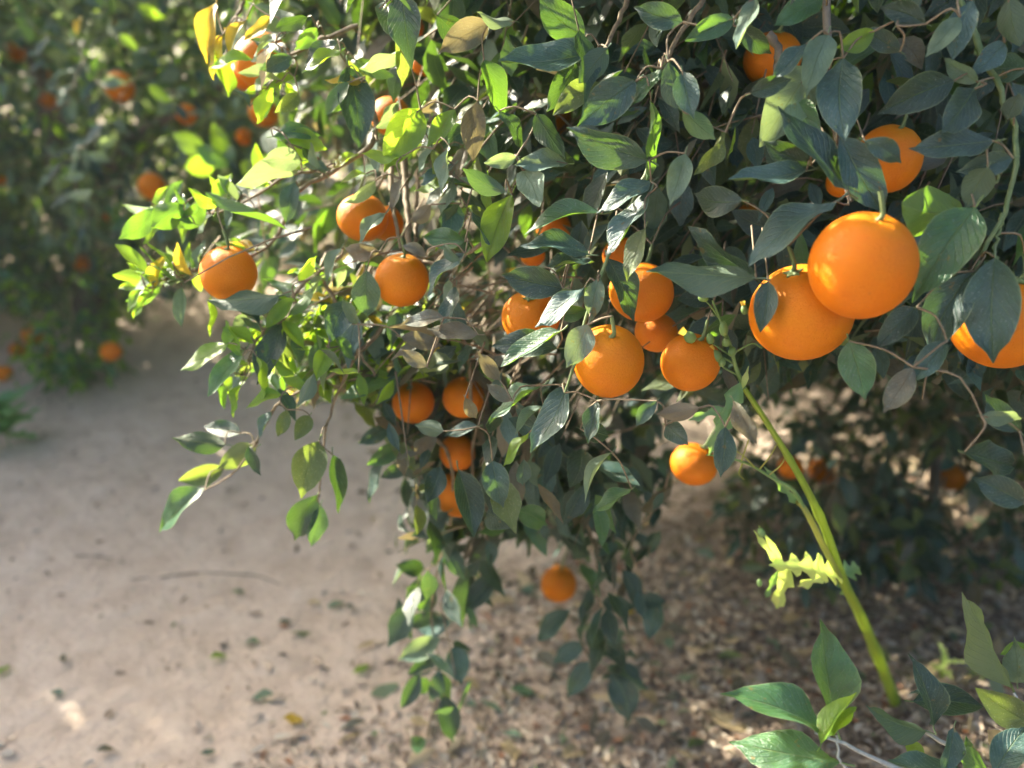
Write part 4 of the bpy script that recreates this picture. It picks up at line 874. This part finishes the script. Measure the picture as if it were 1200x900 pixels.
# small seedling behind the dusty shoot
def seedling(px, py, h, n, label, mat=M_WLEAFL, w=.010, lf=.035, name="seedling"):
    g = G(px, py); root = empty(name, g, label, "weed"); p = smooth_path([g - np.array([0, 0, .005]), g + np.array([.004, 0, h * .5]), g + np.array([-.003, .004, h])], 8)
    V, F = tube(p, np.linspace(.0022, .001, len(p)) * max(1, h * 6), 6); adopt(obj("stem", mesh("stem", V, F, mat)), root)
    for i in range(n):
        t = .25 + .75 * i / n; b = g + np.array([0, 0, h * t]); a = i * 2.4 + R.uniform(-.3, .3); dirv = np.array([math.cos(a), math.sin(a), R.uniform(.1, .8)])
        lobed_leaf(b, b + norm(dirv) * lf * R.uniform(.7, 1.2), w * R.uniform(1.4, 2.2), mat, root, nrm=(0, -.2, 1), seed=i, lobes=3, curl=.2)
    return root
seedling(1100, 800, .075, 7, "tiny bright fern like seedling behind the dusty corner shoot")
seedling(1145, 800, .05, 5, "smallest seedling beside the fern like one at the bottom right")
seedling(12, 525, .20, 26, "low leafy green weed at the left edge of the path", M_WLEAF, .035, .13, "leafy_weed")
seedling(90, 452, .12, 20, "leafy green weed at the foot of the bright young bush", M_WLEAF, .03, .12, "leafy_weed")

# bright young bush on the far side
bb = G(100, 455); bush = empty("young_bush", bb, "bright green young citrus bush at the foot of the far left tree", "bush")
bbv = np.array(bb); branch_part(bush, [bbv, bbv + np.array([0, 0, .2]), bbv + np.array([.02, 0, .45])], .012, .006, M_GTWIG, 7, "trunk", 8)
o, dr = ellipsoid_pts(46, bbv + np.array([0.0, 0, .32]), (.17, .17, .26), .2); B, A, N, L, W, s_, pt = sprays(o, dr, 7, .065); K = kinds(len(B), dict(f=.5, g=.5))
for i in range(len(B)):
    if B[i, 2] > gh(B[i, 0], B[i, 1]) + .03: leaf_obj(bush, B[i], A[i], N[i], L[i], W[i], LKEY[K[i]], "mid")
adopt(obj("small_twigs", twig_mesh("small_twigs", pt, np.ones(len(o), bool), M_GTWIG), kind="stuff"), bush)

# fallen leaves and sticks one can pick out on the ground
def fallen(px, py, ang, L, key, label, name="fallen_leaf"):
    g = G(px, py); A = np.array([math.cos(ang), math.sin(ang), .05]); N = np.array([R.uniform(-.2, .2), R.uniform(-.25, .1), 1.0])
    v = R.randrange(len(HI)); s, a, n = frames(A[None], N[None]); s, a, n = s[0], a[0], n[0]; L *= .7; W = L * .5; B = g + np.array([0, 0, .012]) - A * L * .5
    o = obj("fallen_leaf", leaf_mesh(v, key)); o.matrix_basis = Matrix(((s[0] * W, a[0] * L, n[0] * L, B[0]), (s[1] * W, a[1] * L, n[1] * L, B[1]), (s[2] * W, a[2] * L, n[2] * L, B[2]), (0, 0, 0, 1)))
    o["label"] = label; o["category"] = "fallen leaf"
for q in ((257, 772, .4, .055, 'f', "pale yellow green fallen leaf alone on the bare sandy path"), (5, 788, 1.2, .05, 'f', "small green fallen leaf at the left edge of the path"),
          (622, 694, .2, .09, 'p', "pale green fallen leaf under the low hanging orange"), (612, 814, 2.8, .085, 'g', "green fallen leaf between the two hanging sprays near the bottom"),
          (424, 788, .6, .06, 'f', "yellow green fallen leaf left of the hanging spray"), (815, 876, .3, .06, 'o', "olive fallen leaf near the bottom edge left of the glossy shoot"),
          (738, 722, .5, .05, 'y', "yellow fallen leaf beside the right hanging spray"), (345, 847, -.2, .07, 'y', "yellowish curled fallen leaf near the bottom between path and litter"),
          (310, 820, .2, .07, 'p', "grey green fallen leaf above the yellowish curled one"), (675, 885, .4, .10, 't', "broad tan dry leaf at the bottom edge below the right spray"),
          (598, 882, -.6, .08, 't', "long tan dry leaf at the bottom edge between the sprays"), (970, 745, 1.0, .035, 't', "small tan scrap on the mulch left of the weed stem"),
          (395, 712, .3, .07, 'p', "grey fallen leaf at the litter's upper left"), (368, 710, .1, .05, 't', "tan fallen leaf just left of the grey one in the upper litter"),
          (75, 775, 2.2, .05, 'b', "dull brown fallen leaf on the path at the lower left"), (68, 815, 2.9, .05, 'm', "dark grey fallen leaf below the dull brown one"),
          (125, 882, .2, .05, 'b', "reddish brown fallen leaf near the bottom left"), (245, 886, .2, .045, 'd', "nearly black fallen leaf near the bottom edge"),
          (295, 755, 2.9, .06, 'p', "pale fallen leaf above the lone yellow green one"), (335, 732, .1, .05, 'd', "dark fallen leaf right of the thin root line"), (280, 697, .2, .05, 'p', "flat grey disc like fallen leaf below the thin root line")):
    fallen(*q)
def stick(pts, r, label, mat=M_BARK, name="stick"):
    p = [G(x, y) + np.array([0, 0, r * .6]) for x, y in pts]; p = smooth_path(p, 16); V, F = tube(p, np.linspace(r, r * .5, len(p)), 6)
    c = p[0]; o = obj(name, mesh(name, V - c, F, mat)); o.location = c; o["label"] = label; o["category"] = "stick"
stick([(150, 680), (190, 677), (230, 672), (270, 673), (305, 676), (338, 690)], .0028, "long thin grey stick lying across the sandy path")
stick([(88, 652), (118, 653), (146, 660)], .003, "short dark stick left of the long thin one on the path")
stick([(560, 705), (612, 690)], .004, "pale stick between the hanging spray and the low orange", M_GREYTWIG)
stick([(775, 700), (880, 706), (960, 712)], .005, "long dark stick on the mulch below the weed's curled leaf")
stick([(1012, 806), (1030, 815), (1048, 828)], .0045, "knobbly grey stick at the foot of the weed stem", M_GREYTWIG)
# ------------------------------------------------------------------ thin haze, added to veil and pale the far trees
V = np.array([(x, y, z) for z in (-1.3, 4.4) for y in (-46, 126) for x in (-76, 76)], float)
F = np.array([(0, 2, 3, 1), (4, 5, 7, 6), (0, 1, 5, 4), (2, 6, 7, 3), (0, 4, 6, 2), (1, 3, 7, 5)])
hz = bpy.data.materials.new("haze"); hz.use_nodes = True; hn = hz.node_tree.nodes; hn.clear()
ho = hn.new("ShaderNodeOutputMaterial"); hv = hn.new("ShaderNodeVolumePrincipled"); hv.inputs["Density"].default_value = 0.002
hv.inputs["Color"].default_value = (.80, .92, 1, 1); hv.inputs["Anisotropy"].default_value = 0.0
hz.node_tree.links.new(hv.outputs[0], ho.inputs["Volume"]); obj("haze", mesh("haze", V, F, hz, smooth=False), kind="stuff")
print("leaves", len(L), "hero", n_hero, n_ind, len(hero_bases))
